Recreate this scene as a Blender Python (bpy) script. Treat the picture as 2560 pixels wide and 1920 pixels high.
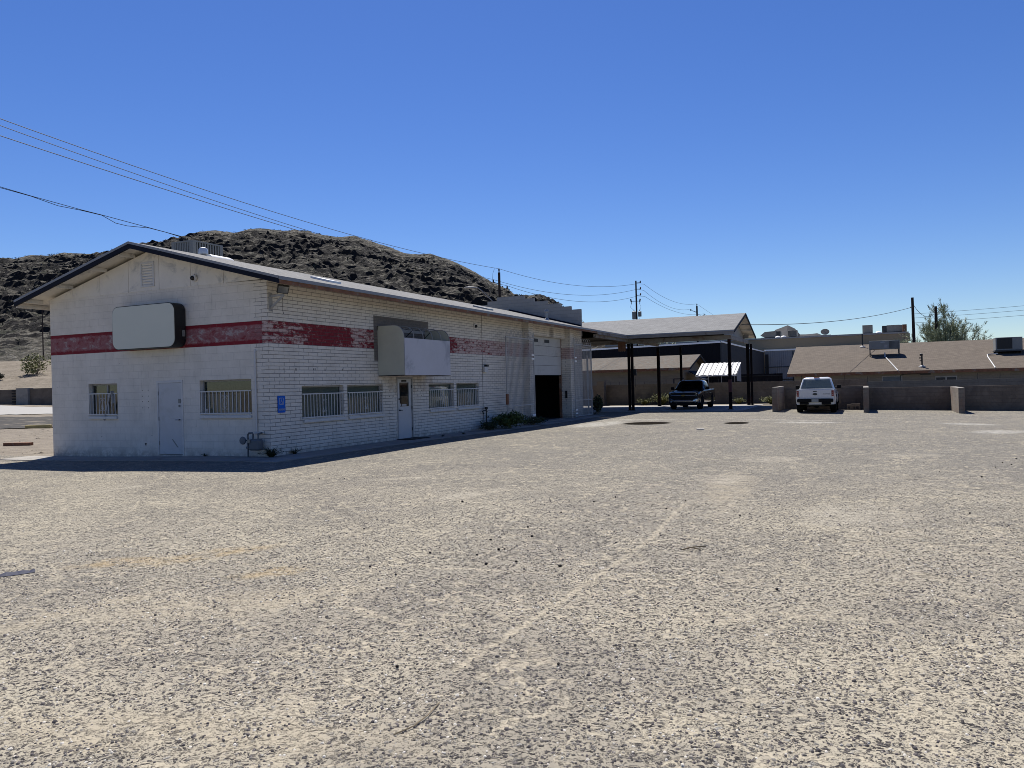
import bpy, bmesh, math, random
from math import radians as RD, sin, cos, pi, sqrt
from mathutils import Vector, Matrix, noise
random.seed(7)
for o in list(bpy.data.objects): bpy.data.objects.remove(o)
SC = bpy.context.scene
COL = SC.collection

# ------------------------------------------------------------------ camera
def camera():
    yaw, pitch, roll = RD(-24.42662), RD(0.04667), RD(1.46255)
    fwd = Vector((sin(yaw)*cos(pitch), cos(yaw)*cos(pitch), sin(pitch)))
    right = Vector((cos(yaw), -sin(yaw), 0)); down = -right.cross(fwd)
    r = right*cos(roll) + down*sin(roll); d = -right*sin(roll) + down*cos(roll)
    m = Matrix((r, -d, -fwd)).transposed().to_4x4(); m.translation = (14.439, -16.172, 1.773)
    c = bpy.data.cameras.new('camera'); c.sensor_width = 36; c.lens = 1943.755/2560*36
    c.clip_start = .1; c.clip_end = 5000
    o = bpy.data.objects.new('camera', c); COL.objects.link(o); o.matrix_world = m; SC.camera = o
camera()

# ------------------------------------------------------------------ sky, sun, exposure
SUN = Vector((-.32, .5, 1.0)).normalized()
W = bpy.data.worlds.new('World'); SC.world = W; W.use_nodes = True
_nt = W.node_tree; _sky = _nt.nodes.new('ShaderNodeTexSky'); _sky.sky_type = 'NISHITA'; _sky.sun_disc = False
_sky.sun_elevation = math.asin(SUN.z); _sky.sun_rotation = math.atan2(SUN.x, SUN.y)
_sky.altitude = 400; _sky.air_density = 1.0; _sky.dust_density = .15; _sky.ozone_density = 6.0
_hs = _nt.nodes.new('ShaderNodeHueSaturation'); _hs.inputs['Saturation'].default_value = 1.2; _hs.inputs['Hue'].default_value = .515
_nt.links.new(_sky.outputs[0], _hs.inputs['Color']); _nt.links.new(_hs.outputs[0], _nt.nodes['Background'].inputs[0]); _nt.nodes['Background'].inputs[1].default_value = .065
_l = bpy.data.lights.new('sun', 'SUN'); _l.energy = 5.0; _l.angle = RD(.53); _l.color = (1, .955, .885)
_o = bpy.data.objects.new('sun', _l); COL.objects.link(_o); _o.rotation_euler = SUN.to_track_quat('Z', 'Y').to_euler(); _o.location = (0, 0, 60)
SC.view_settings.view_transform = 'Standard'; SC.view_settings.look = 'None'
SC.view_settings.gamma = 1; SC.view_settings.exposure = .75; SC.view_settings.use_curve_mapping = False
SC.cycles.max_bounces = 6; SC.cycles.use_denoising = True; SC.cycles.filter_width = .9; SC.cycles.sample_clamp_indirect = 4

# ------------------------------------------------------------------ node helper
class N:
    def __init__(s, name):
        s.mat = bpy.data.materials.new(name); s.mat.use_nodes = True; s.t = s.mat.node_tree
        s.p = s.t.nodes['Principled BSDF']
    def new(s, typ, ins=None, out=0, **pr):
        n = s.t.nodes.new(typ)
        for k, v in pr.items(): setattr(n, k, v)
        for k, v in (ins or {}).items(): s.set(n.inputs[k], v)
        return n.outputs[out]
    def set(s, sock, v):
        if isinstance(v, bpy.types.NodeSocket): s.t.links.new(v, sock)
        elif isinstance(v, (tuple, list)) and sock.type == 'RGBA' and len(v) == 3: sock.default_value = (*v, 1)
        else: sock.default_value = v
    def m(s, op, a, b=None, c=None, clamp=False):
        ins = {0: a}
        if b is not None: ins[1] = b
        if c is not None: ins[2] = c
        return s.new('ShaderNodeMath', ins, operation=op, use_clamp=clamp)
    def v(s, op, a, b=None, out=0, **kw):
        ins = {0: a}
        if b is not None: ins[1] = b
        ins.update(kw)
        return s.new('ShaderNodeVectorMath', ins, out=out, operation=op)
    def pos(s): return s.new('ShaderNodeTexCoord', out=3)
    def xyz(s, v):
        n = s.t.nodes.new('ShaderNodeSeparateXYZ'); s.set(n.inputs[0], v); return n.outputs
    def comb(s, x=0., y=0., z=0.): return s.new('ShaderNodeCombineXYZ', {0: x, 1: y, 2: z})
    def noise(s, v, scale, detail=3., rough=.55, out=0, dist=0.):
        return s.new('ShaderNodeTexNoise', {'Vector': v, 'Scale': scale, 'Detail': detail, 'Roughness': rough, 'Distortion': dist}, out=out)
    def vor(s, v, scale, feature='F1', out='Distance', rnd=1.):
        n = s.t.nodes.new('ShaderNodeTexVoronoi'); n.feature = feature
        s.set(n.inputs['Vector'], v); n.inputs['Scale'].default_value = scale; n.inputs['Randomness'].default_value = rnd
        return n.outputs[out]
    def ss(s, x, a, b):
        return s.new('ShaderNodeMapRange', {0: x, 1: a, 2: b, 3: 0., 4: 1.}, interpolation_type='SMOOTHSTEP')
    def mix(s, f, a, b, blend='MIX'):
        n = s.t.nodes.new('ShaderNodeMix'); n.data_type = 'RGBA'; n.blend_type = blend
        s.set(n.inputs[0], f); s.set(n.inputs[6], a); s.set(n.inputs[7], b); return n.outputs[2]
    def ramp(s, f, stops):
        n = s.t.nodes.new('ShaderNodeValToRGB'); s.set(n.inputs[0], f); e = n.color_ramp.elements
        while len(e) < len(stops): e.new(.5)
        for q, (p, c) in zip(e, stops): q.position = p; q.color = (*c, 1)
        return n.outputs[0]
    def bump(s, h, strength=.5, dist=.01, normal=None):
        ins = {'Height': h, 'Strength': strength, 'Distance': dist}
        if normal is not None: ins['Normal'] = normal
        return s.new('ShaderNodeBump', ins)
    def done(s, col=None, rough=.7, metal=0., normal=None, spec=.5, **kw):
        if col is not None: s.set(s.p.inputs['Base Color'], col)
        s.set(s.p.inputs['Roughness'], rough); s.set(s.p.inputs['Metallic'], metal); s.set(s.p.inputs['Specular IOR Level'], spec)
        if normal is not None: s.set(s.p.inputs['Normal'], normal)
        for k, v in kw.items(): s.set(s.p.inputs[k], v)
        return s.mat

ALB = .56     # overall reflectance of weathered surfaces in this scene
def simple(name, col, rough=.6, metal=0., var=.12, scale=6., bump=0., spec=.5, dirt=None, **kw):
    k = 1. if kw.pop('keep', False) else ALB; col = tuple(c*k for c in col); dirt = tuple(c*k for c in dirt) if dirt else None
    n = N(name); P = n.pos()
    f = n.noise(P, scale, 5, .65)
    lo = tuple(c*(1-var) for c in col); hi = tuple(min(1, c*(1+var)) for c in col)
    c = n.ramp(f, [(.3, lo), (.7, hi)])
    if dirt:
        g = n.ss(n.noise(P, scale*.45, 6, .7, dist=.6), .52, .66); c = n.mix(g, c, dirt)
    nr = n.bump(n.noise(P, scale*8, 4), bump, .004) if bump else None
    return n.done(c, n.m('MULTIPLY_ADD', f, .25, rough-.12), metal, nr, spec, **kw)

# ------------------------------------------------------------------ mesh builder
class MB:
    def __init__(s): s.v = []; s.f = []; s.mi = []; s.k = 0
    def add(s, vs, fs):
        b = len(s.v); s.v += [tuple(v) for v in vs]
        for f in fs: s.f.append(tuple(b+i for i in f)); s.mi.append(s.k)
        return s
    def box(s, x0, x1, y0, y1, z0, z1):
        return s.add([(x0,y0,z0),(x1,y0,z0),(x1,y1,z0),(x0,y1,z0),(x0,y0,z1),(x1,y0,z1),(x1,y1,z1),(x0,y1,z1)],
                     [(3,2,1,0),(4,5,6,7),(0,1,5,4),(1,2,6,5),(2,3,7,6),(3,0,4,7)])
    def bar(s, a, b, w, h, up=(0,0,1)):
        a, b = Vector(a), Vector(b); d = (b-a).normalized(); u = Vector(up)
        if abs(d.dot(u)) > .99: u = Vector((0,1,0))
        r = d.cross(u).normalized(); u = r.cross(d).normalized(); vs = []
        for p in (a, b):
            for i, j in ((-1,-1),(1,-1),(1,1),(-1,1)): vs.append(p + r*(w/2*i) + u*(h/2*j))
        return s.add(vs, [(3,2,1,0),(4,5,6,7),(0,1,5,4),(1,2,6,5),(2,3,7,6),(3,0,4,7)])
    def tube(s, pts, r, n=6, cap=True):
        pts = [Vector(p) for p in pts]; rs = r if isinstance(r, (list, tuple)) else [r]*len(pts)
        b = len(s.v); u = None
        for i, p in enumerate(pts):
            d = (pts[min(i+1, len(pts)-1)] - pts[max(i-1, 0)])
            d = d.normalized() if d.length > 1e-9 else Vector((0,0,1))
            if u is None: u = d.cross(Vector((0,0,1)) if abs(d.z) < .9 else Vector((1,0,0))).normalized()
            else: u = (u - d*u.dot(d)).normalized()
            w = d.cross(u)
            for k in range(n):
                t = 2*pi*k/n; s.v.append(tuple(p + (u*cos(t) + w*sin(t))*rs[i]))
        for i in range(len(pts)-1):
            for k in range(n):
                a0 = b+i*n+k; a1 = b+i*n+(k+1) % n; s.f.append((a0, a1, a1+n, a0+n)); s.mi.append(s.k)
        if cap:
            s.f.append(tuple(b+k for k in range(n))[::-1]); s.mi.append(s.k)
            s.f.append(tuple(b+(len(pts)-1)*n+k for k in range(n))); s.mi.append(s.k)
        return s
    def prism(s, poly, ext):
        """polygon of 3-D points extruded by the vector ext"""
        n = len(poly); e = Vector(ext); vs = [Vector(p) for p in poly] + [Vector(p)+e for p in poly]
        return s.add(vs, [tuple(range(n))[::-1], tuple(range(n, 2*n))] + [(i, (i+1) % n, n+(i+1) % n, n+i) for i in range(n)])
    def loft(s, rings, closed=True, caps=True):
        n = len(rings[0]); b = len(s.v)
        for r in rings: s.v += [tuple(p) for p in r]
        for i in range(len(rings)-1):
            for k in range(n if closed else n-1):
                a0 = b+i*n+k; a1 = b+i*n+(k+1) % n; s.f.append((a0, a1, a1+n, a0+n)); s.mi.append(s.k)
        if caps:
            s.f.append(tuple(b+k for k in range(n))[::-1]); s.mi.append(s.k)
            s.f.append(tuple(b+(len(rings)-1)*n+k for k in range(n))); s.mi.append(s.k)
        return s
    def lathe(s, c, prof, axis='z', n=16):
        c = Vector(c); rings = []
        for r, h in prof:
            ring = []
            for k in range(n):
                t = 2*pi*k/n; a, b2 = r*cos(t), r*sin(t)
                ring.append(c + (Vector((a, b2, h)) if axis == 'z' else Vector((h, a, b2)) if axis == 'x' else Vector((a, h, b2))))
            rings.append(ring)
        return s.loft(rings)
    def wall(s, o, u, n, L, H, T, holes=()):
        """wall panel: o lower corner, u along, n outward normal, thickness T inward, holes (u0,u1,z0,z1)"""
        o, u, n = Vector(o), Vector(u), Vector(n); z = Vector((0,0,1))
        us = sorted({0, L, *[h[0] for h in holes], *[h[1] for h in holes]}); zs = sorted({0, H, *[h[2] for h in holes], *[h[3] for h in holes]})
        P = lambda a, c, d: o + u*a + z*c - n*d
        def solid(i, j):
            if i < 0 or j < 0 or i >= len(us)-1 or j >= len(zs)-1: return False
            a, c = (us[i]+us[i+1])/2, (zs[j]+zs[j+1])/2
            return not any(h[0] < a < h[1] and h[2] < c < h[3] for h in holes)
        for i in range(len(us)-1):
            for j in range(len(zs)-1):
                if not solid(i, j): continue
                a0, a1, c0, c1 = us[i], us[i+1], zs[j], zs[j+1]
                s.add([P(a0,c0,0),P(a1,c0,0),P(a1,c1,0),P(a0,c1,0)], [(0,1,2,3)]); s.add([P(a0,c0,T),P(a1,c0,T),P(a1,c1,T),P(a0,c1,T)], [(3,2,1,0)])
                if not solid(i-1, j): s.add([P(a0,c0,0),P(a0,c1,0),P(a0,c1,T),P(a0,c0,T)], [(0,1,2,3)])
                if not solid(i+1, j): s.add([P(a1,c0,0),P(a1,c0,T),P(a1,c1,T),P(a1,c1,0)], [(0,1,2,3)])
                if not solid(i, j-1): s.add([P(a0,c0,0),P(a0,c0,T),P(a1,c0,T),P(a1,c0,0)], [(0,1,2,3)])
                if not solid(i, j+1): s.add([P(a0,c1,0),P(a1,c1,0),P(a1,c1,T),P(a0,c1,T)], [(0,1,2,3)])
        return s

def org(o):
    v = Vector((0,0,0))
    while o is not None: v = v + o.location; o = o.parent
    return v
def build(name, mb, mats, parent=None, loc=None, smooth=False, bevel=0, weld=False):
    """MB (in world coordinates) -> one mesh object; its origin is the parent's, or loc"""
    if not isinstance(mats, (list, tuple)): mats = [mats]
    me = bpy.data.meshes.new(name); base = org(parent) if parent is not None else Vector(loc or (0,0,0))
    me.from_pydata([(Vector(v)-base) for v in mb.v], [], mb.f)
    for m in mats: me.materials.append(m)
    me.polygons.foreach_set('material_index', mb.mi)
    bm = bmesh.new(); bm.from_mesh(me)
    if weld: bmesh.ops.remove_doubles(bm, verts=bm.verts, dist=1e-4)
    bmesh.ops.recalc_face_normals(bm, faces=bm.faces); bm.to_mesh(me); bm.free()
    if smooth:
        me.polygons.foreach_set('use_smooth', [True]*len(me.polygons))
        me.set_sharp_from_angle(angle=RD(38))
    o = bpy.data.objects.new(name, me); COL.objects.link(o)
    if parent is not None: o.parent = parent
    else: o.location = base
    if bevel:
        b = o.modifiers.new('bevel', 'BEVEL'); b.width = bevel; b.segments = 2; b.limit_method = 'ANGLE'; b.angle_limit = RD(40)
    return o
def tag(o, label, cat, group=None, kind=None):
    if label: o['label'] = label
    if cat: o['category'] = cat
    if group: o['group'] = group
    if kind: o['kind'] = kind
    return o
def thing(name, label, cat, loc=(0,0,0), group=None):
    o = bpy.data.objects.new(name, None); COL.objects.link(o); o.location = loc; o.empty_display_size = .2
    return tag(o, label, cat, group)
def dup(root, loc, label=None):
    def cp(o, par):
        c = o.copy(); COL.objects.link(c)
        if par is not None: c.parent = par
        for ch in kids.get(o.name, []): cp(ch, c)
        return c
    kids = {}
    for o in list(COL.objects):
        if o.parent is not None: kids.setdefault(o.parent.name, []).append(o)
    r = cp(root, None); r.location = loc
    if label: r['label'] = label
    return r
def text(name, s, size, m, parent, mat4, ext=.002):
    """flat lettering as a mesh; mat4 places the text plane in world space"""
    cu = bpy.data.curves.new(name, 'FONT'); cu.body = s; cu.size = size; cu.align_x = 'CENTER'; cu.align_y = 'CENTER'; cu.extrude = ext
    t = bpy.data.objects.new(name, cu); COL.objects.link(t); dg = bpy.context.evaluated_depsgraph_get()
    me = bpy.data.meshes.new_from_object(t.evaluated_get(dg)); bpy.data.objects.remove(t)
    me.transform(Matrix.Translation(-org(parent)) @ mat4); me.materials.clear(); me.materials.append(m)
    o = bpy.data.objects.new(name, me); COL.objects.link(o); o.parent = parent; return o
def sstep(x, a, b):
    t = max(0, min(1, (x-a)/(b-a))); return t*t*(3-2*t)

def G(x, y):
    """height of the ground: nearly level lot, a few centimetres of fall"""
    z = -.09*sstep(y, 3, 18)
    if x > 9: z -= .018*min(x-9, 30)*sstep(y, 8, 26)
    if x < 0: z -= .11*sstep(-x, 0, 8.7)*sstep(14-y, 0, 10)
    t = -x
    if t > 28: z += .4*sstep(t, 28, 54)*.8 + .62*sstep(t, 50, 70) + .2*sstep(t, 64, 74)
    return z

# ------------------------------------------------------------------ materials
def seg_mask(n, P2, pts, w, soft):
    """1 near a polyline on the ground (a seam, a line of washed-in sand)"""
    best = None
    for a, b in zip(pts[:-1], pts[1:]):
        a, b = Vector((*a, 0)), Vector((*b, 0)); ba = b-a
        pa = n.v('SUBTRACT', P2, tuple(a))
        h = n.m('DIVIDE', n.v('DOT_PRODUCT', pa, tuple(ba), out=1), ba.dot(ba), clamp=True)
        d = n.v('LENGTH', n.v('SUBTRACT', pa, n.v('SCALE', tuple(ba), **{'Scale': h})), out=1)
        best = d if best is None else n.m('MINIMUM', best, d)
    return n.m('SUBTRACT', 1., n.ss(best, w, w+soft))
def blob(n, P2, c, r, ang, soft=.6):
    """soft irregular patch: ellipse centre c, half-axes r, turned by ang"""
    q = n.new('ShaderNodeVectorRotate', {'Vector': n.v('SUBTRACT', P2, (c[0], c[1], 0)), 'Angle': -RD(ang)}, rotation_type='Z_AXIS')
    q = n.v('MULTIPLY', q, (1/r[0], 1/r[1], 0)); return n.m('SUBTRACT', 1., n.ss(n.v('LENGTH', q, out=1), 1-soft, 1.05))

def m_asphalt():
    n = N('weathered_asphalt'); P = n.pos()
    X = n.xyz(P); P2 = n.comb(X[0], X[1], 0.)
    wob = n.noise(P2, 2.2, 5, .65, out=1)
    Pw = n.v('ADD', P2, n.v('SCALE', n.v('SUBTRACT', wob, (.5, .5, .5)), **{'Scale': .5}))
    Pw2 = n.v('ADD', P2, n.v('SCALE', n.v('SUBTRACT', n.noise(P2, 7., 4, .7, out=1), (.5, .5, .5)), **{'Scale': .16}))
    big = n.noise(P2, .22, 4, .6); mid = n.noise(P2, 1.1, 5, .65); fine = n.noise(P2, 14., 4, .7)
    d1 = n.vor(Pw2, 30.); c1 = n.xyz(n.vor(Pw2, 30., out='Color'))
    d2 = n.vor(Pw2, 70.); c2 = n.xyz(n.vor(Pw2, 70., out='Color'))
    # bare stones stand where the fines have gone
    th = n.m('ADD', n.m('MULTIPLY', n.m('SUBTRACT', mid, .5), .55), n.m('MULTIPLY', n.m('SUBTRACT', fine, .5), .9))
    have = n.ss(n.m('ADD', c1[0], th), .20, .30)
    st = n.m('MULTIPLY', n.m('SUBTRACT', 1., n.ss(d1, .30, .52)), have)
    have2 = n.ss(n.m('ADD', c2[0], th), .34, .42)
    st2 = n.m('MULTIPLY', n.m('SUBTRACT', 1., n.ss(d2, .30, .52)), have2)
    stone = n.ramp(c1[1], [(.0, (.022,.019,.021)), (.35, (.052,.046,.047)), (.62, (.092,.081,.077)), (.85, (.16,.145,.132)), (1., (.36,.345,.32))])
    stone2 = n.ramp(c2[1], [(.0, (.040,.036,.036)), (.5, (.085,.075,.071)), (.85, (.165,.147,.131)), (1., (.30,.285,.265))])
    sand = n.ramp(fine, [(.22, (.22,.193,.15)), (.78, (.43,.385,.305))])
    sand = n.mix(n.ss(big, .42, .62), sand, (.29, .258, .208))
    col = n.mix(st2, sand, stone2); col = n.mix(st, col, stone)
    # broad tone of the worn mat
    col = n.mix(n.m('MULTIPLY', n.ss(n.noise(P2, .5, 5, .6), .40, .64), .35), col, (.118, .108, .101))
    col = n.mix(n.m('MULTIPLY', n.ss(n.m('ADD', X[1], n.m('MULTIPLY', mid, 6.)), -6., 8.), .5), col, (.138, .132, .126))
    # fine crack network, filled with sand
    e = n.vor(Pw, .62, 'DISTANCE_TO_EDGE'); crk = n.m('MULTIPLY', n.m('SUBTRACT', 1., n.ss(e, .004, .022)), n.ss(n.noise(P2, .35, 3), .5, .62))
    e2 = n.vor(Pw, 2.6, 'DISTANCE_TO_EDGE'); zone = blob(n, P2, (15.6, -6.5), (3.4, 6.5), 0, .7)
    crk2 = n.m('MULTIPLY', n.m('MULTIPLY', n.m('SUBTRACT', 1., n.ss(e2, .004, .03)), zone), n.ss(mid, .38, .55))
    brk = n.ss(n.noise(P2, 9., 5, .75), .36, .56)
    vein = n.m('MULTIPLY', n.m('SUBTRACT', 1., n.ss(n.m('ABSOLUTE', n.m('SUBTRACT', n.noise(Pw2, 2.6, 2, .5), .5)), .006, .03)), n.ss(mid, .36, .56))
    seam = n.m('MULTIPLY', seg_mask(n, Pw2, [(12.05,-5.0),(12.10,-6.17),(12.21,-7.74),(12.18,-8.9),(12.13,-10.5),(12.06,-11.92)], .010, .045), n.m('MULTIPLY_ADD', brk, .75, .25))
    dk = n.m('MULTIPLY', seg_mask(n, Pw, [(1.3,-4.5),(5.2,-3.4),(9.8,-1.2),(15,3.)], .008, .05), brk)
    dk = n.m('MAXIMUM', dk, n.m('MULTIPLY', seg_mask(n, Pw, [(2.3,1.),(4.8,3.5),(7,9),(9.5,13)], .006, .06), brk))
    e3 = n.vor(Pw2, 1.15, 'DISTANCE_TO_EDGE'); dk = n.m('MAXIMUM', dk, n.m('MULTIPLY', n.m('SUBTRACT', 1., n.ss(e3, .003, .016)), n.m('MULTIPLY', n.ss(n.noise(P2, .45, 4, .6), .50, .60), .85)))
    line = n.m('MAXIMUM', n.m('MAXIMUM', n.m('MULTIPLY', crk, .75), n.m('MAXIMUM', crk2, n.m('MULTIPLY', vein, .8))), seam)
    col = n.mix(n.m('MULTIPLY', line, .92), col, (.40, .35, .27))
    col = n.mix(n.m('MULTIPLY', dk, .6), col, (.05, .045, .042))
    rag = n.ss(n.noise(Pw, 3.4, 6, .72), .34, .60)
    def dust(col, items, c, a):
        mk = None
        for it in items:
            b = blob(n, Pw, *it); mk = b if mk is None else n.m('MAXIMUM', mk, b)
        return n.mix(n.m('MULTIPLY', n.m('MULTIPLY', mk, rag), a), col, c)
    col = dust(col, [((7.85,-9.85),(1.0,.30),62),((7.2,-10.4),(.6,.30),50),((9.1,-10.2),(.5,.25),60)], (.33, .25, .145), .75)
    col = dust(col, [((8.5,-11.9),(1.0,.22),80),((9.6,-11.2),(1.4,.5),40),((12.35,-3.0),(.5,2.6),5),((11.2,-13.2),(1.6,.35),15)], (.34, .295, .225), .75)
    col = dust(col, [((8.5,-4.9),(.35,1.1),-20),((12.5,1.6),(.9,.9),0),((12.1,-2.1),(.5,.9),0),((14.3,-5.4),(.9,1.2),0),((15.4,3.0),(.8,.5),0),((6.2,-3.2),(.2,1.0),-40),((1.6,-5.8),(.2,.9),0)], (.34, .305, .25), .85)
    col = dust(col, [((18.0,18.2),(1.5,.9),-50),((18.2,12.1),(.95,1.6),-20),((4.2,20.6),(3.2,.5),0),((12.2,18.6),(1.6,.9),0),((3.6,17),(1.2,3.4),0),((11.2,20.5),(2.4,.35),0)], (.42, .40, .365), .9)
    stain = n.m('MULTIPLY', n.m('MAXIMUM', n.m('MAXIMUM', blob(n, Pw2, (5.6,17.6), (1.1,1.3), 0, .18), blob(n, Pw2, (9.45,17.7), (.55,.95), 0, .2)), blob(n, Pw2, (.9,15.9), (.5,.8), 0, .5)), 1.)
    col = n.mix(n.m('MULTIPLY', stain, .96), col, (.012, .010, .009))
    h = n.m('ADD', n.m('ADD', n.m('MULTIPLY', n.m('MULTIPLY', st, n.m('SUBTRACT', .6, d1)), 1.6), n.m('MULTIPLY', st2, .45)), n.m('MULTIPLY', fine, .25))
    h = n.m('SUBTRACT', h, n.m('ADD', n.m('MULTIPLY', crk2, .5), n.m('MULTIPLY', seam, .3)))
    nb = n.bump(h, 1., .016, n.bump(n.noise(P2, .8, 3), .35, .03))
    col = n.mix(1., col, (.885, .893, .872), 'MULTIPLY')
    return n.done(col, .93, 0, nb, n.m('MULTIPLY_ADD', stain, -.2, .2))

def m_dirt(name, a, b, c, sc=1.):
    n = N(name); P = n.pos()
    f = n.noise(P, 1.3*sc, 7, .7); g = n.noise(P, 9*sc, 5, .7); d = n.vor(P, 26*sc)
    col = n.mix(n.ss(f, .38, .62), a, b); col = n.mix(n.ss(g, .50, .66), col, c)
    col = n.mix(n.m('MULTIPLY', n.m('SUBTRACT', 1., n.ss(d, .2, .4)), .5), col, tuple(x*.55 for x in a))
    return n.done(col, .95, 0, n.bump(n.m('ADD', g, n.m('MULTIPLY', d, -.6)), .9, .03), .2)

def brick_coords(n, axis, scale_z=1.):
    X = n.xyz(n.pos())
    if axis == 'yx': return X, n.comb(n.m('SUBTRACT', X[1], X[0]), X[2], 0.)
    return X, n.comb(X[0] if axis == 'x' else X[1], X[2], 0.)
def bricks(n, v, w, h, mortar, c1=(0,0,0), c2=(1,1,1), smooth=.3, off=.5):
    nd = n.t.nodes.new('ShaderNodeTexBrick'); nd.offset = off; nd.squash = 1
    for k, x in dict(Scale=1., **{'Mortar Size': mortar, 'Mortar Smooth': smooth, 'Bias': 0., 'Brick Width': w, 'Row Height': h}).items(): nd.inputs[k].default_value = x
    nd.inputs['Color1'].default_value = (*c1, 1); nd.inputs['Color2'].default_value = (*c2, 1); nd.inputs['Mortar'].default_value = (.5, .5, .5, 1)
    n.set(nd.inputs['Vector'], v); return nd.outputs[0], nd.outputs[1]

def m_shop_wall(axis):
    """white painted masonry with a scuffed red band; axis x: smooth block front, y: slump-block flank"""
    n = N('painted_block_front' if axis == 'x' else 'painted_slump_block'); X, V = brick_coords(n, 'x' if axis == 'x' else 'yx')
    P = n.pos(); u = X[0] if axis == 'x' else X[1]; z = X[2]
    wv = n.v('SCALE', n.v('SUBTRACT', n.noise(P, 6., 3, .6, out=1), (.5,.5,.5)), **{'Scale': .016})
    VW = n.v('ADD', V, wv)
    sc, sf = bricks(n, VW, .4064, .1016, .0075, smooth=.35)
    bc, bf = bricks(n, n.v('ADD', V, n.v('SCALE', wv, **{'Scale': .4})), .4064, .2032, .004, smooth=.5)
    if axis == 'x':
        par = n.m('MODULO', n.m('ADD', n.m('FLOOR', n.m('DIVIDE', z, .2032)), 40.), 2.)
        q = n.m('GREATER_THAN', u, n.m('MULTIPLY_ADD', par, .2, -.47))
        fac = n.m('ADD', n.m('MULTIPLY', sf, q), n.m('MULTIPLY', n.m('MULTIPLY', bf, .38), n.m('SUBTRACT', 1., q)))
        tone = n.m('MULTIPLY_ADD', n.m('MULTIPLY', n.xyz(sc)[0], q), .05, n.m('MULTIPLY', n.xyz(bc)[0], .02))
    else:
        fac = sf; tone = n.m('MULTIPLY', n.xyz(sc)[0], .06)
    soil = n.noise(P, 1.7, 7, .7); fine = n.noise(P, 11., 6, .72)
    paint = n.mix(n.ss(soil, .35, .7), (.66, .615, .545), (.57, .53, .465))
    paint = n.mix(tone, paint, (.25, .24, .225))
    paint = n.mix(n.m('MULTIPLY', n.ss(n.noise(P, 4.5, 6, .75, dist=.8), .60, .70), .35), paint, (.36, .33, .30))
    # scuffed red band, six slump courses high
    jz = n.m('MULTIPLY_ADD', n.m('SUBTRACT', fine, .5), .05 if axis == 'y' else .012, z)
    band = n.m('MULTIPLY', n.ss(jz, 3.045, 3.053), n.m('SUBTRACT', 1., n.ss(jz, 3.653, 3.662)))
    if axis == 'x':
        t = n.m('ABSOLUTE', n.m('DIVIDE', n.m('SUBTRACT', z, 3.353), .305))
        wear = n.m('SUBTRACT', n.noise(n.v('MULTIPLY', P, (1., 1., 1.6)), 3.2, 8, .74, dist=.5), n.m('MULTIPLY', n.ss(t, .55, .9), .3))
        edge = n.ss(n.m('MULTIPLY', n.ss(t, .62, .78), n.ss(u, -2.4, -1.6)), .3, .6)
        redc = n.mix(n.ss(wear, .30, .50), (.17, .008, .016), (.25, .10, .105))
        redc = n.mix(n.ss(n.m('ADD', wear, n.m('MULTIPLY', n.ss(u, -8., -9.), .0)), .50, .62), redc, (.33, .27, .265))
        redc = n.mix(edge, redc, (.19, .008, .018))
    else:
        cur = n.ramp(n.m('DIVIDE', u, 26.), [(0., (.52,)*3), (.052, (.58,)*3), (.085, (.80,)*3), (.135, (.76,)*3), (.148, (.46,)*3), (.19, (.52,)*3), (.335, (.85,)*3), (.385, (.70,)*3), (.41, (.46,)*3), (.56, (.36,)*3), (1., (.33,)*3)])
        lvl = n.m('SUBTRACT', n.xyz(cur)[0], n.m('MULTIPLY', n.m('SUBTRACT', n.noise(n.v('MULTIPLY', P, (1,1,2.2)), 5.5, 8, .75), .5), 1.55))
        lvl = n.m('SUBTRACT', lvl, n.m('MULTIPLY', n.m('SUBTRACT', n.xyz(sc)[0], .5), .24))
        cov = n.m('MAXIMUM', n.ss(lvl, .38, .66), n.m('MULTIPLY', fac, .6))
        redc = n.mix(cov, n.mix(.42, paint, (.30, .08, .09)), n.mix(n.ss(fine, .4, .65), (.15, .005, .012), (.21, .02, .03)))
    col = n.mix(band, paint, redc)
    if axis == 'y':
        # bare grey block where an older sign hung
        def rect(a, b, c, d): return n.m('MULTIPLY', n.m('MULTIPLY', n.m('GREATER_THAN', u, a), n.m('LESS_THAN', u, b)), n.m('MULTIPLY', n.m('GREATER_THAN', z, c), n.m('LESS_THAN', z, d)))
        bare = rect(4.9, 8.37, 2.66, 4.13)
        col = n.mix(bare, col, n.mix(n.ss(fine, .3, .7), (.125, .112, .098), (.17, .152, .132)))
        rust = n.m('MULTIPLY', rect(4.9, 8.6, 1.6, 2.2), n.ss(soil, .38, .6)); col = n.mix(n.m('MULTIPLY', rust, .5), col, (.34, .25, .17))
        soot = n.m('MULTIPLY', n.m('SUBTRACT', 1., n.ss(n.v('LENGTH', n.v('MULTIPLY', n.v('SUBTRACT', P, (0, 20.6, 4.35)), (0, 1.3, 1.5)), out=1), .15, .62)), .6)
        col = n.mix(soot, col, (.10, .09, .085))
    stk = n.ss(n.noise(n.comb(n.m('MULTIPLY', u, 7.), n.m('MULTIPLY', z, .55), 0.), 1., 5, .7), .56, .74)
    col = n.mix(n.m('MULTIPLY', n.m('MULTIPLY', stk, n.ss(soil, .40, .60)), .40), col, (.26, .235, .21))
    # joints hold grime
    col = n.mix(n.m('MULTIPLY', fac, .80 if axis == 'y' else .72), col, n.mix(n.m('MULTIPLY', band, .5), (.15, .145, .14), (.11, .03, .03)))
    # flaked spots and splash dirt with ragged edges
    chip = n.ss(n.noise(P, 15., 3, .5), .735, .76); col = n.mix(n.m('MULTIPLY', chip, .8), col, (.10, .09, .085))
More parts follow.
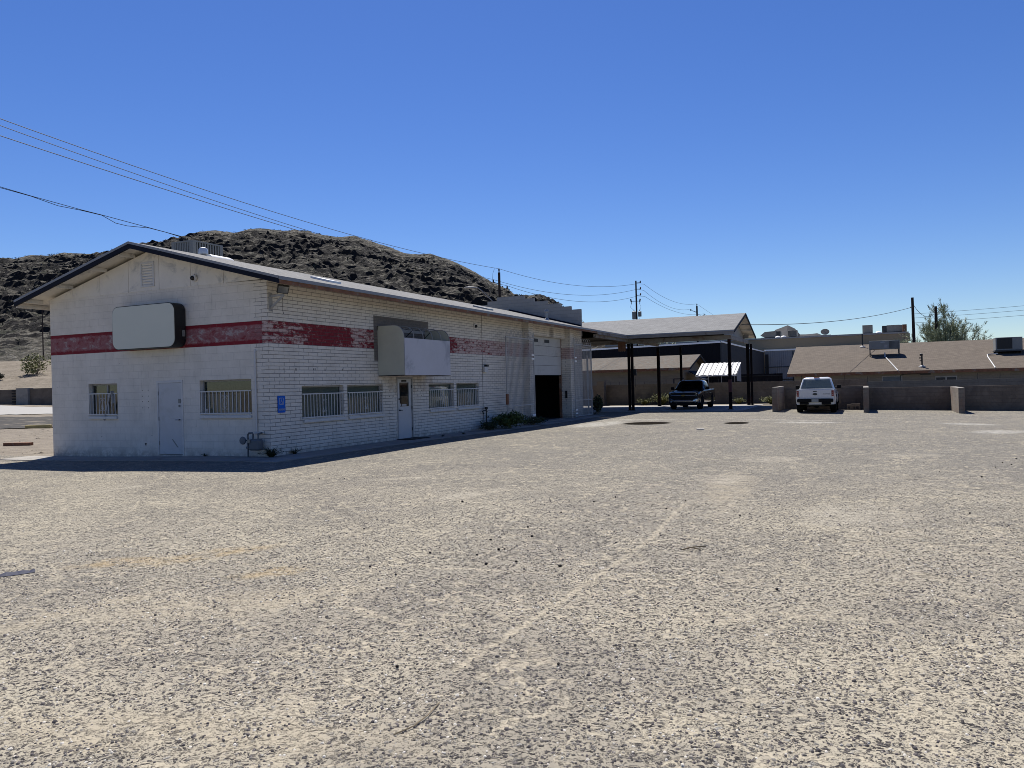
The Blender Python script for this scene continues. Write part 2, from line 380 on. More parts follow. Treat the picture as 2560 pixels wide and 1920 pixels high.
    base = n.m('MULTIPLY', n.m('SUBTRACT', 1., n.ss(z, -.1, .34)), n.ss(n.noise(P, 4., 7, .75), .36, .58)); col = n.mix(n.m('MULTIPLY', base, .7), col, (.20, .17, .145))
    h = n.m('ADD', n.m('MULTIPLY', fac, -1.), n.m('MULTIPLY', n.noise(P, 9., 5, .65), .55 if axis == 'y' else .22))
    return n.done(col, .75, 0, n.bump(h, .9, .012 if axis == 'y' else .006), .3)

def m_block(name, col, axis, w=.4064, h=.2032, var=.25, joint=.5, stain=None):
    col = tuple(c*.58 for c in col); stain = tuple(c*.58 for c in stain) if stain else None
    n = N(name); X, V = brick_coords(n, axis); P = n.pos()
    c, f = bricks(n, V, w, h, .006, smooth=.4); t = n.noise(P, 1.3, 6, .7)
    base = n.ramp(t, [(.3, tuple(x*(1-var) for x in col)), (.7, tuple(x*(1+var*.6) for x in col))])
    base = n.mix(n.m('MULTIPLY', n.xyz(c)[0], .22), base, tuple(x*.62 for x in col))
    if stain: base = n.mix(n.m('MULTIPLY', n.ss(n.noise(P, .8, 5, .7, dist=.5), .45, .62), .6), base, stain)
    base = n.mix(n.m('MULTIPLY', f, joint), base, tuple(x*.45 for x in col))
    return n.done(base, .9, 0, n.bump(n.m('SUBTRACT', n.m('MULTIPLY', n.noise(P, 22., 4), .4), f), .7, .01), .25)

def m_shingle(name, a, b, axis='y', mott=None):
    """shingle courses run along `axis`"""
    a, b = tuple(c*.56 for c in a), tuple(c*.56 for c in b)
    n = N(name); X = n.xyz(n.pos()); P = n.pos()
    run = X[1] if axis == 'y' else X[0]; slope = X[0] if axis == 'y' else X[1]
    V = n.comb(run, slope, 0.)
    c, f = bricks(n, V, .28, .135, .006, smooth=.2); t = n.noise(P, .9, 6, .7); g = n.noise(P, 30., 3, .7)
    col = n.mix(n.xyz(c)[0], a, b); col = n.mix(n.m('MULTIPLY', n.ss(t, .4, .65), .35), col, tuple(x*.72 for x in a))
    if mott: col = n.mix(n.m('MULTIPLY', n.ss(n.noise(n.v('MULTIPLY', V, (3., 7.2, 1)), 1., 3, .6), .48, .62), .75), col, mott)
    col = n.mix(n.m('MULTIPLY', n.ss(n.noise(n.v('MULTIPLY', V, (2.2, 7.4, 1)), 1., 4, .7), .42, .62), .45), col, tuple(x*.55 for x in a)); col = n.mix(n.m('MULTIPLY', g, .25), col, (.08, .075, .07)); col = n.mix(n.m('MULTIPLY', f, .8), col, tuple(x*.3 for x in a))
    h = n.m('ADD', n.m('MULTIPLY', n.m('FRACT', n.m('DIVIDE', slope, .135)), .6), n.m('MULTIPLY', g, .5))
    return n.done(col, .92, 0, n.bump(h, .6, .012), .25)

def m_corr(name, col, axis='x', pitch=.2, var=.12, rough=.5, rust=None):
    n = N(name); X = n.xyz(n.pos()); P = n.pos(); u = X[0] if axis == 'x' else X[1]
    w = n.m('SINE', n.m('MULTIPLY', u, 2*pi/pitch)); f = n.noise(P, .9, 6, .7)
    c = n.ramp(f, [(.3, tuple(x*(1-var) for x in col)), (.7, tuple(min(1, x*(1+var)) for x in col))])
    c = n.mix(n.m('MULTIPLY', n.ss(w, -.9, -.4), -.0), c, c)
    if rust: c = n.mix(n.m('MULTIPLY', n.ss(n.noise(P, 2.4, 6, .75), .55, .68), .6), c, rust)
    return n.done(c, rough+.25, 0., n.bump(n.ss(w, -.5, .5), .9, .03), .12)

def m_rock():
    n = N('desert_hill_rock'); P = n.pos()
    q = n.new('ShaderNodeVectorRotate', {'Vector': P, 'Axis': (.6, -.8, .1), 'Angle': RD(16)}, rotation_type='AXIS_ANGLE')
    S = n.v('MULTIPLY', q, (.8, .8, 2.6))
    a = n.noise(S, .16, 10, .76, dist=.5); b = n.noise(P, 1.1, 7, .75); c = n.noise(P, .045, 4, .6); d = n.noise(S, .85, 6, .74, dist=.6)
    up = n.xyz(n.new('ShaderNodeNewGeometry', out=1))[2]
    rock = n.ramp(d, [(.3, (.011,.0105,.011)), (.55, (.030,.027,.0255)), (.75, (.068,.060,.054))])
    soil = n.ramp(b, [(.3, (.05,.046,.035)), (.5, (.115,.105,.083)), (.68, (.30,.28,.235))])
    soil = n.mix(n.ss(n.noise(P, .33, 5, .7), .50, .62), soil, (.04, .043, .028))
    k = n.m('ADD', n.m('ADD', a, n.m('MULTIPLY', n.m('SUBTRACT', up, .80), .9)), n.m('MULTIPLY', n.m('SUBTRACT', d, .5), .55))
    k = n.m('ADD', k, n.m('MULTIPLY', n.m('SUBTRACT', c, .5), .5))
    col = n.mix(n.ss(k, .455, .54), rock, soil)
    col = n.mix(n.m('MULTIPLY', n.ss(n.noise(P, 1.1, 5, .75), .64, .70), .7), col, (.27, .245, .205))
    h = n.m('ADD', n.m('MULTIPLY', d, 1.6), n.m('ADD', b, n.noise(P, 2.2, 4, .7)))
    return n.done(col, .95, 0, n.bump(h, 1., .8), .2)

def m_leaf(name, a, b, c, trans=.15):
    n = N(name); P = n.pos(); f = n.noise(P, 2.2, 4, .6); g = n.noise(P, 17., 3, .7)
    col = n.mix(n.ss(f, .38, .62), a, b); col = n.mix(n.ss(g, .55, .7), col, c)
    return n.done(col, .75, 0, None, .25, **{'Transmission Weight': 0., 'Subsurface Weight': 0.})

def m_glass(name, tint=(.015, .02, .022), rough=.03, ior=1.7, gloss=.92):
    n = N(name); P = n.pos()
    gl = n.new('ShaderNodeBsdfGlossy', {'Color': (gloss, gloss, gloss, 1), 'Roughness': rough, 'Normal': n.bump(n.noise(P, .8, 2), .05, .02)})
    df = n.new('ShaderNodeBsdfDiffuse', {'Color': (*tint, 1)}); tr = n.new('ShaderNodeBsdfTransparent', {'Color': (.85, .89, .87, 1)})
    base = n.new('ShaderNodeMixShader', {0: .8, 1: df, 2: tr})
    lw = n.new('ShaderNodeLayerWeight', {'Blend': .5}, out=1); fr = n.m('MULTIPLY_ADD', n.m('POWER', lw, 4.), gloss*.9, .03*ior); mx = n.new('ShaderNodeMixShader', {0: fr, 1: base, 2: gl})
    n.t.links.new(mx, n.t.nodes['Material Output'].inputs[0]); return n.mat

class M: pass
M.asphalt = m_asphalt()
M.dirt = m_dirt('bare_dirt', (.148,.126,.099), (.206,.177,.139), (.114,.10,.083))
M.emb = m_dirt('embankment_soil', (.14,.117,.089), (.182,.154,.12), (.094,.082,.056), .35)
M.conc = simple('old_concrete', (.42,.39,.345), .9, var=.16, scale=1.6, bump=.5, dirt=(.27,.24,.21))
M.slab = simple('pale_concrete_slab', (.43,.415,.385), .85, var=.1, scale=1.2, bump=.4, dirt=(.45,.43,.40))
M.wallx = m_shop_wall('x'); M.wally = m_shop_wall('y')
M.ply = simple('painted_plywood', (1.15,1.08,.96), .7, var=.05, scale=3, bump=.2, dirt=(.76,.74,.70))
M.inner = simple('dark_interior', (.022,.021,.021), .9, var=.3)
M.innerw = simple('interior_plaster', (.30,.285,.26), .9, var=.15)
M.white = simple('white_enamel', (.92,.91,.89), .5, var=.06, scale=5, bump=.1, dirt=(.80,.78,.75))
M.gatew = simple('gate_enamel', (.66,.655,.64), .6, var=.06, scale=5, dirt=(.52,.50,.47)); M.shutter = simple('grey_white_door_panels', (.74,.735,.71), .55, var=.06, scale=2, dirt=(.60,.59,.57))
M.door = simple('white_door_paint', (.80,.81,.825), .5, var=.05, scale=3, dirt=(.72,.72,.72))
M.trim = simple('weathered_trim', (.52,.51,.49), .7, var=.1, scale=8, dirt=(.40,.38,.35))
M.navy = simple('navy_fascia_paint', (.012,.017,.034), .75, var=.25, scale=7, spec=.15)
M.drip = simple('grey_drip_edge', (.36,.37,.39), .5, var=.1, scale=9)
M.wood = simple('weathered_brown_wood', (.30,.135,.07), .85, var=.35, scale=4, bump=.4, dirt=(.36,.30,.24))
M.beam = simple('faded_beam_paint', (.36,.335,.305), .8, var=.18, scale=2.2, bump=.3, dirt=(.22,.15,.12))
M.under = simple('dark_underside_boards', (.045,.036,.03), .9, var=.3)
M.roof = m_shingle('grey_shingle', (.27,.268,.262), (.37,.366,.36), 'y')
M.roofx = m_shingle('grey_carport_shingle', (.31,.315,.32), (.40,.405,.41), 'x')
M.roofb = m_shingle('brown_shingle', (.165,.128,.096), (.235,.19,.146), 'x')
M.roofr = m_shingle('mottled_shingle', (.17,.135,.105), (.25,.20,.15), 'x', mott=(.115,.125,.118))
M.blind = simple('grey_green_blind', (.40,.44,.41), .8, var=.06, scale=2, keep=True); M.board = simple('beige_stored_board', (.62,.54,.44), .85, var=.12, scale=2, keep=True)
M.black = simple('black_steel', (.013,.012,.013), .55, var=.3)
M.blackr = simple('rubber', (.012,.012,.012), .95, var=.3, spec=.08)
M.oxide = simple('oxide_post_paint', (.014,.011,.013), .8, var=.4, scale=3, dirt=(.07,.022,.02), spec=.08)
M.red = simple('faded_red_paint', (.10,.02,.022), .7, var=.3)
M.steel = simple('galvanised_steel', (.42,.43,.44), .4, .6, var=.12, scale=5)
M.duct = simple('bright_sheet_metal', (1.1,1.1,1.08), .35, .25, var=.04)
M.acg = simple('beige_grey_cabinet', (.34,.35,.33), .6, var=.07, scale=3)
M.actan = simple('tan_cabinet', (.40,.37,.31), .6, var=.08, scale=3)
M.fin = simple('dark_coil_fins', (.045,.05,.055), .6, var=.2, scale=12)
M.gasm = simple('grey_meter_paint', (.15,.18,.21), .5, .1, var=.15)
M.glass = m_glass('window_glass'); M.vglass = m_glass('dark_vehicle_glass', (.004,.005,.008), .02, 1.45, .6)
M.signface = simple('blank_sign_face', (.54,.545,.465), .4, var=.02, scale=1.5, keep=True, spec=.3)
M.canvas = simple('sage_canvas', (.48,.47,.375), .85, keep=True, var=.07, scale=2, bump=.2)
M.banner = simple('white_banner_cloth', (.82,.82,.87), .8, var=.06, scale=1.3, bump=.2, dirt=(.57,.58,.63))
M.blue = simple('sign_blue', (.002,.095,.46), .6, var=.05, keep=True, spec=.2); M.signw = simple('sign_white', (.62,.66,.72), .5, var=.05)
M.dirtyplate = simple('dark_number_plate', (.025,.02,.016), .6)
M.cream = simple('cream_block_paint', (.40,.355,.285), .85, var=.08, scale=2)
M.stucco = simple('tan_stucco', (.55,.43,.28), .9, var=.06, scale=.6, bump=.2)
M.greywall = m_block('grey_block', (.235,.23,.21), 'x', joint=.5)
M.tanwall = m_block('brown_grey_block', (.30,.24,.185), 'x', joint=.5, stain=(.17,.135,.11))
M.tanwally = m_block('brown_grey_block_side', (.33,.28,.23), 'y', joint=.5, stain=(.26,.16,.115))
M.parapet = m_block('pale_parapet_block', (.50,.49,.465), 'x', joint=.3, var=.06)
M.houseblk = m_block('cream_house_block', (.36,.325,.27), 'x', joint=.35, var=.08)
M.shed = m_corr('black_corrugated_steel', (.010,.010,.013), 'x', .25); M.shedy = m_corr('charcoal_corrugated_steel', (.040,.042,.046), 'y', .25)
M.corrw = m_corr('pale_corrugated_steel', (.23,.235,.245), 'x', .28); M.wht = simple('white_trim', (.90,.89,.86), .5, keep=True, var=.03)
M.awn = m_corr('white_corrugated_panel', (.70,.695,.675), 'x', .42, .05, .5, rust=(.60,.58,.54))
M.pole = simple('creosote_pole', (.035,.021,.018), .9, var=.35, scale=5); M.wire = simple('black_cable', (.02,.02,.022), .7)
M.trans = simple('transformer_grey', (.27,.30,.30), .5, var=.06); M.porc = simple('brown_porcelain', (.03,.022,.02), .3)
M.rock = m_rock(); M.stone = simple('dark_pebble', (.035,.028,.026), .85, var=.4, scale=30, bump=.4)
M.cblock = simple('loose_concrete_block', (.30,.25,.205), .9, var=.2, scale=12, bump=.4)
M.shrub = m_leaf('shrub_green', (.035,.060,.018), (.060,.085,.022), (.11,.12,.022))
M.weed = m_leaf('pale_weed', (.115,.125,.045), (.17,.17,.06), (.22,.20,.09)); M.dweed = m_leaf('dark_weed', (.018,.035,.02), (.03,.045,.022), (.05,.06,.03))
M.tree = m_leaf('palo_verde_green', (.20,.23,.145), (.27,.295,.19), (.36,.37,.25)); M.bark = simple('green_grey_bark', (.10,.105,.07), .9, var=.25)
M.hillsh = m_leaf('desert_scrub', (.03,.034,.022), (.05,.052,.034), (.085,.08,.058))
M.yellow = simple('faded_yellow_paint', (.62,.50,.20), .8, var=.2, scale=10); M.litter = simple('blue_wrapper', (.007,.013,.055), .8, var=.3, scale=25)
M.paper = simple('white_paper', (.75,.75,.74), .8); M.twig = simple('dry_twig', (.33,.26,.16), .9)
M.pvc = simple('white_pvc', (.80,.79,.75), .4); M.mat_ = simple('black_door_mat', (.012,.012,.013), .95, bump=.5)
M.carblk = simple('black_car_paint', (.004,.007,.016), .12, 0., var=.1, spec=.4, **{'Coat Weight': .35, 'Coat Roughness': .05})
M.carwht = simple('white_car_paint', (.95,.96,.98), .25, 0., var=.02, spec=.5, **{'Coat Weight': .7, 'Coat Roughness': .06})
M.chrome = simple('chrome', (.65,.67,.70), .15, 1., var=.03); M.lamp = simple('headlight_lens', (.40,.42,.44), .1, .5, var=.1)
M.tail = simple('red_tail_lens', (.34,.010,.018), .15, 0, var=.2); M.plast = simple('black_plastic', (.012,.012,.013), .75, var=.2, spec=.15)
M.gold = simple('gold_emblem', (.45,.32,.10), .3, .6); M.plate = simple('licence_plate', (.42,.44,.42), .5, var=.15, scale=22)
M.emb_ = simple('dark_emblem', (.02,.023,.03), .3); M.rim = simple('grey_alloy', (.12,.12,.125), .35, .8)

# ------------------------------------------------------------------ ground, lot, slabs
def grid_cells(name, xs, ys, keep, mat, dz=0., label=None):
    idx = {}; mb = MB()
    def vid(i, j):
        if (i, j) not in idx:
            idx[i, j] = len(mb.v); mb.v.append((xs[i], ys[j], G(xs[i], ys[j])+dz))
        return idx[i, j]
    for i in range(len(xs)-1):
        for j in range(len(ys)-1):
            if keep((xs[i]+xs[i+1])/2, (ys[j]+ys[j+1])/2):
                mb.f.append((vid(i,j), vid(i+1,j), vid(i+1,j+1), vid(i,j+1))); mb.mi.append(0)
    o = build(name, mb, mat, smooth=True); return tag(o, label, None, None, 'structure')
def frange(a, b, s): return [a+s*i for i in range(int(round((b-a)/s)))]
XS = [-2500,-900,-400,-200,-140,-110] + frange(-95, -15, 2.5) + frange(-15, 45, 1.) + [45,50,60,80,120,200,400,900,2500]
YS = [-2500,-600,-200,-90] + frange(-60, 45, 1.) + [45,47,50,55,60,70,80,95,120,160,220,300,420,700,1200,2500]
lot = lambda x, y: -15 < x < 40 and -40 < y < 33 and (y < 0 or x > 0)
grid_cells('ground', XS, YS, lambda x, y: not lot(x, y), M.dirt, label='tan dirt ground around the paved lot')
grid_cells('parking_lot', XS, YS, lot, M.asphalt, label='weathered stony asphalt parking lot with sandy patches')
def sheet(name, pts_fn, mat, label, th=.02):
    xs, ys = pts_fn; mb = MB()
    for i in range(len(xs)):
        for j in range(len(ys)): mb.v.append((xs[i], ys[j], G(xs[i], ys[j])+th))
    n = len(ys)
    for i in range(len(xs)-1):
        for j in range(n-1): mb.f.append((i*n+j, (i+1)*n+j, (i+1)*n+j+1, i*n+j+1)); mb.mi.append(0)
    e = [(i, 0) for i in range(len(xs))] + [(len(xs)-1, j) for j in range(1, n)] + [(i, n-1) for i in range(len(xs)-2, -1, -1)] + [(0, j) for j in range(n-2, 0, -1)]
    b = len(mb.v)
    for i, j in e: v = mb.v[i*n+j]; mb.v.append((v[0], v[1], v[2]-th-.06))
    for k in range(len(e)):
        k2 = (k+1) % len(e); mb.f.append((e[k][0]*n+e[k][1], e[k2][0]*n+e[k2][1], b+k2, b+k)); mb.mi.append(0)
    return tag(build(name, mb, mat), label, None, None, 'structure')
sheet('pavement', ([0, .5, 1.2], frange(-1.2, 25.4, 1.)+[25.4]), M.conc, 'narrow concrete apron along the long wall')
sheet('front_pavement', (frange(-9.6, 0, 1.)+[-.001], [-1.2, -.6, 0]), M.conc, 'narrow concrete apron along the gable front')
sheet('carport_slab', ([-8, -5, -2] + [0.,1,2,3,4,5,6,7,7.9], [30.6] + frange(31, 32, 1.) + frange(32, 41, 1.)+[41.1]), M.slab, 'pale concrete slab under the carport')
DEP = lambda x, y: (x-14.44)*-.4135 + (y+16.17)*.9105      # distance from the street corner of the lot, along the view of the hill
FX, FY = frange(-90, -12, 1.) + [-12], frange(-10, 70, 1.) + [70]
wig = lambda x, y, a: a*noise.noise(Vector((x*.11, y*.11, 3)))
grid_cells('dark_asphalt', FX, FY, lambda x, y: 46 < DEP(x, y)+wig(x, y, 3) < 62, simple('dark_asphalt', (.10,.095,.088), .97, var=.5, scale=1.6, bump=.8, spec=.1, dirt=(.27,.235,.19)), .04, 'dark worn asphalt beyond the gable building')
grid_cells('road', FX, FY, lambda x, y: 65 < DEP(x, y)+wig(x, y, 5) < 80, M.slab, .05, 'pale dusty road in front of the retaining wall')

# ------------------------------------------------------------------ the shop building
shop = thing('shop_building', 'long white painted block workshop with a worn red stripe and low gable roof', 'building')
WD, LEN, WTOP = 8.69, 25.2, 4.76          # gable width, length, wall height
RX, RZ = -4.38, 6.05                      # ridge
EX0, EX1, EZ = -9.42, .93, 4.66           # eaves
def roof_z(x): return RZ - (RZ-EZ)*abs(x-RX)/(EX1-RX)
ZB = -.35
FH = [(-4.15,-3.13, .02,2.14), (-2.49,-.62,1.16,2.11), (-7.02,-5.78,1.16,2.11)]
mb = MB().wall((-WD,0,ZB), (1,0,0), (0,-1,0), WD-.2, WTOP-ZB, .2, [(a+WD,b+WD,c-ZB,d-ZB) for a,b,c,d in FH])
build('wall', mb, M.wallx, shop)
PJ = .30
GX0, GX1, GZ = 17.5, 22.55, 4.13
LW = [(1.303,3.228), (3.415,5.34), (8.298,10.199), (10.401,12.313)]
LH = [(a,b,.955,1.89) for a,b in LW] + [(6.175,7.187,-.02,2.12), (GX0,GX1,ZB,GZ)]
mb = MB().wall((0,0,ZB), (0,1,0), (1,0,0), LEN, WTOP-ZB, .2, [(a,b,c-ZB,d-ZB) for a,b,c,d in LH])
build('wall', mb, M.wally, shop)
for a, b in ((16.95, GX0), (GX1, 23.1)):
    build('pilaster', MB().box(.002, PJ, a, b, ZB, WTOP-.06).box(-.3, -.198, a, b, ZB, 4.6), M.wally, shop, bevel=.006)
build('wall', MB().box(-WD, -WD+.2, .2, LEN, ZB, WTOP).box(-WD+.2, -.2, LEN-.2, LEN, ZB, WTOP), M.wallx, shop)
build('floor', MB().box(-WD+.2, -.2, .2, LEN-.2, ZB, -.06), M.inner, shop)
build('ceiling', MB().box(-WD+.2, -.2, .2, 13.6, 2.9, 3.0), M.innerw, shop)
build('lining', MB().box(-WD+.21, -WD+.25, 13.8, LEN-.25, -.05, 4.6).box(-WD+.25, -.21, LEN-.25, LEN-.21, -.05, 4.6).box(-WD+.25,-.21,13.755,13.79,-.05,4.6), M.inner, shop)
build('partition', MB().box(-WD+.2, -.2, 13.6, 13.75, -.06, 4.7).box(-3.2, -3.1, .2, 13.6, -.06, 2.9), M.innerw, shop)
# gable above the block: painted plywood sheets, with the seams
gz = lambda x: roof_z(x)-.16
mb = MB(); cuts = [-WD-.03, -7.6, -6.4, -5.18, -3.94, -2.72, -1.5, .03]
for a, b in zip(cuts[:-1], cuts[1:]):
    a2, b2 = a+.006, b-.006; pts = [(a2, -.012, WTOP), (b2, -.012, WTOP), (b2, -.012, gz(b2))] + ([(RX, -.012, gz(RX))] if a < RX < b else []) + [(a2, -.012, gz(a2))]
    mb.prism(pts, (0, .06, 0))
build('gable_panel', mb, M.ply, shop)
build('gable_backing', MB().prism([(-WD,.06,WTOP-.02),(0,.06,WTOP-.02),(0,.06,gz(0)),(RX,.06,gz(RX)),(-WD,.06,gz(-WD))], (0,.1,0)), M.black, shop)
OY = .62
def slab_roof(name, x0, z0, x1, z1, y0, y1, th, m, par):
    return build(name, MB().prism([(x0,y0,z0),(x1,y0,z1),(x1,y0,z1+th),(x0,y0,z0+th)], (0, y1-y0, 0)), m, par)
slab_roof('roof', RX, RZ, EX1, EZ, -OY, LEN+.02, .035, M.roof, shop)
slab_roof('roof', EX0, roof_z(EX0), RX-.001, RZ, -OY, LEN+.02, .035, M.roof, shop)
mb = MB()                                   # soffit boards under both slopes and the lookouts
mb.prism([(RX,-OY+.05,RZ-.06),(EX1-.03,-OY+.05,EZ-.05),(EX1-.03,-OY+.05,EZ-.008),(RX,-OY+.05,RZ-.012)], (0, LEN+OY-.1, 0))
mb.prism([(EX0+.03,-OY+.05,roof_z(EX0)-.05),(RX-.002,-OY+.05,RZ-.06),(RX-.002,-OY+.05,RZ-.012),(EX0+.03,-OY+.05,roof_z(EX0)-.008)], (0, LEN+OY-.1, 0))
build('soffit', mb, M.ply, shop)
for x in (-9.0, -7.6, -6.1, -4.9, -2.6, -1.0):
    build('lookout', MB().box(x-.025, x+.025, -OY+.05, -.01, roof_z(x)-.17, roof_z(x)-.062), M.ply, shop)
def rake(za, zb, y0, y1, m, name):
    build(name, MB().prism([(RX,y0,RZ+zb),(EX1+.01,y0,EZ+zb),(EX1+.01,y0,EZ+za),(RX,y0,RZ+za)], (0,y1-y0,0)), m, shop)
    build(name, MB().prism([(EX0-.01,y0,roof_z(EX0)+zb),(RX-.001,y0,RZ+zb),(RX-.001,y0,RZ+za),(EX0-.01,y0,roof_z(EX0)+za)], (0,y1-y0,0)), m, shop)
rake(-.029, .040, -OY-.035, -OY-.002, M.drip, 'drip_edge'); rake(-.155, -.030, -OY-.028, -OY+.03, M.navy, 'fascia')
build('drip_edge', MB().box(EX1+.001, EX1+.02, -OY, 31.1, EZ-.055, EZ+.036), M.drip, shop)
build('drip_edge', MB().box(EX0-.02, EX0-.001, -OY, LEN, roof_z(EX0)-.055, roof_z(EX0)+.036), M.drip, shop)
build('fascia', MB().box(EX1-.05, EX1-.005, -OY+.03, 25.3, EZ-.15, EZ-.056), M.wood, shop)
build('fascia', MB().box(EX0+.005, EX0+.05, -OY+.03, LEN, roof_z(EX0)-.19, roof_z(EX0)-.056), M.ply, shop)
for y in [.3+1.22*i for i in range(21)]: build('rafter_tail', MB().prism([(0.0,y,roof_z(0)-.20),(EX1-.052,y,EZ-.14),(EX1-.052,y,EZ-.055),(0.0,y,roof_z(0)-.062)], (0,.045,0)), M.wood, shop)
build('frieze', MB().box(.004, .03, 0, 16.94, WTOP-.02, WTOP+.11), M.wood, shop)
# stepped fire wall at the far end
st = [(-8.69,6.3),(-7.0,6.3),(-7.0,6.52),(-5.82,6.52),(-5.82,6.72),(-5.2,6.72),(-5.2,6.93),(-3.48,6.93),(-3.48,6.74),(-2.86,6.74),(-2.86,6.53),(-2.03,6.53),(-2.03,6.33),(-1.22,6.33),(-1.22,6.12),(-.6,6.12),(-.6,5.92),(-.02,5.92)]
mb = MB().prism([(-8.69,LEN+.02,4.4)]+[(x,LEN+.02,z) for x,z in st]+[(-.02,LEN+.02,4.4)], (0,.2,0))
build('parapet', mb, M.parapet, shop)
build('flashing', MB().prism([(RX,LEN-.12,RZ+.036),(-.0,LEN-.12,roof_z(0)+.036),(-.0,LEN-.12,roof_z(0)+.12),(RX,LEN-.12,RZ+.12)], (0,.135,0)), M.navy, shop)
M.blindd = simple('dark_room_backdrop', (.065,.064,.058), .9, var=.3, scale=1.2, keep=True)
def pane_window(axis, a, b, z0, z1, bars=11, scroll=True, sill=True, rail=.30, split=False, gz=None, blind=None):
    """window in a hole: reveal frame, panes, sill and a painted steel guard over the lower part"""
    def bx(mb, u0, u1, n0, n1, za, zb):      # n: distance outside the wall face
        if axis == 'x': mb.box(u0, u1, -n1, -n0, za, zb)
        else: mb.box(n0, n1, u0, u1, za, zb)
    P = lambda u, n, z: (u, -n, z) if axis == 'x' else (n, u, z)
    fr = MB(); f = .045
    for q in ((a,b,z1-f,z1),(a,b,z0,z0+f),(a,a+f,z0+f,z1-f),(b-f,b,z0+f,z1-f)): bx(fr, q[0], q[1], -.16, -.11, q[2], q[3])
    if split: c = a+(b-a)*.55; bx(fr, c-.025, c+.025, -.155, -.108, z0+f, z1-f)
    w = build('window', fr, M.trim, shop)
    pm = MB(); bx(pm, a+f, b-f, -.140, -.134, z0+f, z1-f); build('pane', pm, M.glass, w)
    if blind:
        bm_ = MB(); bx(bm_, a+.01, b-.01, -.185, -.180, z0+blind[0]*(z1-z0), z1-.02); build('blind', bm_, M.blind if axis == 'y' else M.blindd, w)
        if blind[2]: bd = MB(); bx(bd, a+.06, b-.06-blind[1]*(b-a), -.178, -.172, z0+.05, z0+blind[2]*(z1-z0)); build('board', bd, M.board, w)
    if sill: sm = MB(); bx(sm, a+.03, b, .001, .055, z0-.11, z0-.03); build('sill', sm, M.white, w, bevel=.006)
    g = MB(); top = z1-rail; n0, n1 = .008, .034
    bx(g, a, b, n0, n1, top-.03, top); bx(g, a, b, n0, n1, z0+.01, z0+.045)
    for i in range(bars):
        u = a+(b-a)*(i+.6)/(bars+.2); bx(g, u-.009, u+.009, n0+.004, n1-.004, z0+.045, top-.03)
    if scroll:
        c = (a+b)/2; zc = (z0+top)/2
        for s in (-1, 1):
            pts = []
            for k in range(26):
                t = k/25; an = s*(2.6*pi*(t-.5)); r = .055*(1-abs(2*t-1))**.0
            for e in (-1, 1):
                pts = [P(c+s*(.065+.04*cos(q)), .02, zc+e*(.15+.04*sin(q)*1.)) for q in [pi*2*k/10*.8 for k in range(11)]]
                g.tube(pts, .006, 4)
            g.tube([P(c, .02, zc-.19), P(c+s*.05, .02, zc-.06), P(c+s*.09, .02, zc+.10)], .006, 4)
    build('guard', g, M.white, w)
    return w
pane_window('x', -2.49, -.62, 1.16, 2.11, 13, blind=(.04, .25, .6)); pane_window('x', -7.02, -5.78, 1.16, 2.11, 9, rail=.28, split=True)
for i, (a, b) in enumerate(LW): pane_window('y', a, b, .955, 1.89, 14 if i < 2 else 13, rail=.22, blind=((.05,.35,.80),(.05,0,.62),(.05,.05,.62),(.05,.45,.6))[i])
# stored panels leaning inside the windows
def hinge(mb, axis, u, z):
    if axis == 'x': mb.box(u-.012, u+.012, -.012, .01, z-.055, z+.055)
    else: mb.box(-.01, .012, u-.012, u+.012, z-.055, z+.055)
d = build('door', MB().box(-4.09, -3.19, -.0, .045, .035, 2.07), M.door, shop)
fm = MB().box(-4.15,-4.095,-.012,.12,.02,2.14).box(-3.185,-3.13,-.012,.12,.02,2.14).box(-4.095,-3.185,-.012,.12,2.075,2.14); build('frame', fm, M.white, d)
h = MB(); h.tube([(-3.27,-.002,1.02),(-3.27,-.055,1.02)], .022, 10); h.tube([(-3.27,-.05,1.02),(-3.39,-.055,1.015)], .011, 8); build('handle', h, M.steel, d)
lk = MB().box(-3.31,-3.225,-.012,.0,1.49,1.61); lk.tube([(-3.27,-.001,1.41),(-3.27,-.025,1.41)], .03, 12); build('lock', lk, M.acg, d)
for z in (.35, 1.05, 1.78): hm = MB(); hinge(hm, 'x', -4.092, z); build('hinge', hm, M.steel, d)
build('scuff', MB().prism([(-3.57,-.0035,.47),(-3.60,-.0035,.46),(-3.40,-.0035,.235),(-3.35,-.0035,.235)], (0,.003,0)), M.acg, d)
d = thing('door', None, None); d.parent = shop
DY0, DY1 = 6.24, 7.12
lw = MB().wall((-.02, DY0, .0), (0,1,0), (1,0,0), DY1-DY0, 2.06, .045, [(.13, .73, 1.12, 1.94)]); build('leaf', lw, M.door, d)
build('pane', MB().box(-.045,-.038, DY0+.13, DY0+.73, 1.12, 1.94), M.glass, d)
fm = MB().box(-.12,.012,6.175,6.235,-.02,2.12).box(-.12,.012,7.125,7.187,-.02,2.12).box(-.12,.012,6.235,7.125,2.065,2.12); build('frame', fm, M.trim, d)
for z in (.32, 1.06, 1.80): hm = MB(); hinge(hm, 'y', 7.122, z); build('hinge', hm, M.fin, d)
h = MB(); h.tube([(-.02,6.33,1.0),(.05,6.33,1.0)], .022, 10); h.tube([(.045,6.33,1.0),(.05,6.44,.995)], .011, 8); build('handle', h, M.fin, d); build('lock', MB().tube([(-.02,6.33,1.38),(.015,6.33,1.38)], .028, 10), M.fin, d)
np_ = build('number_plate', MB().box(-.017,-.008, 6.5, 6.81, 1.965, 2.03), M.dirtyplate, d)
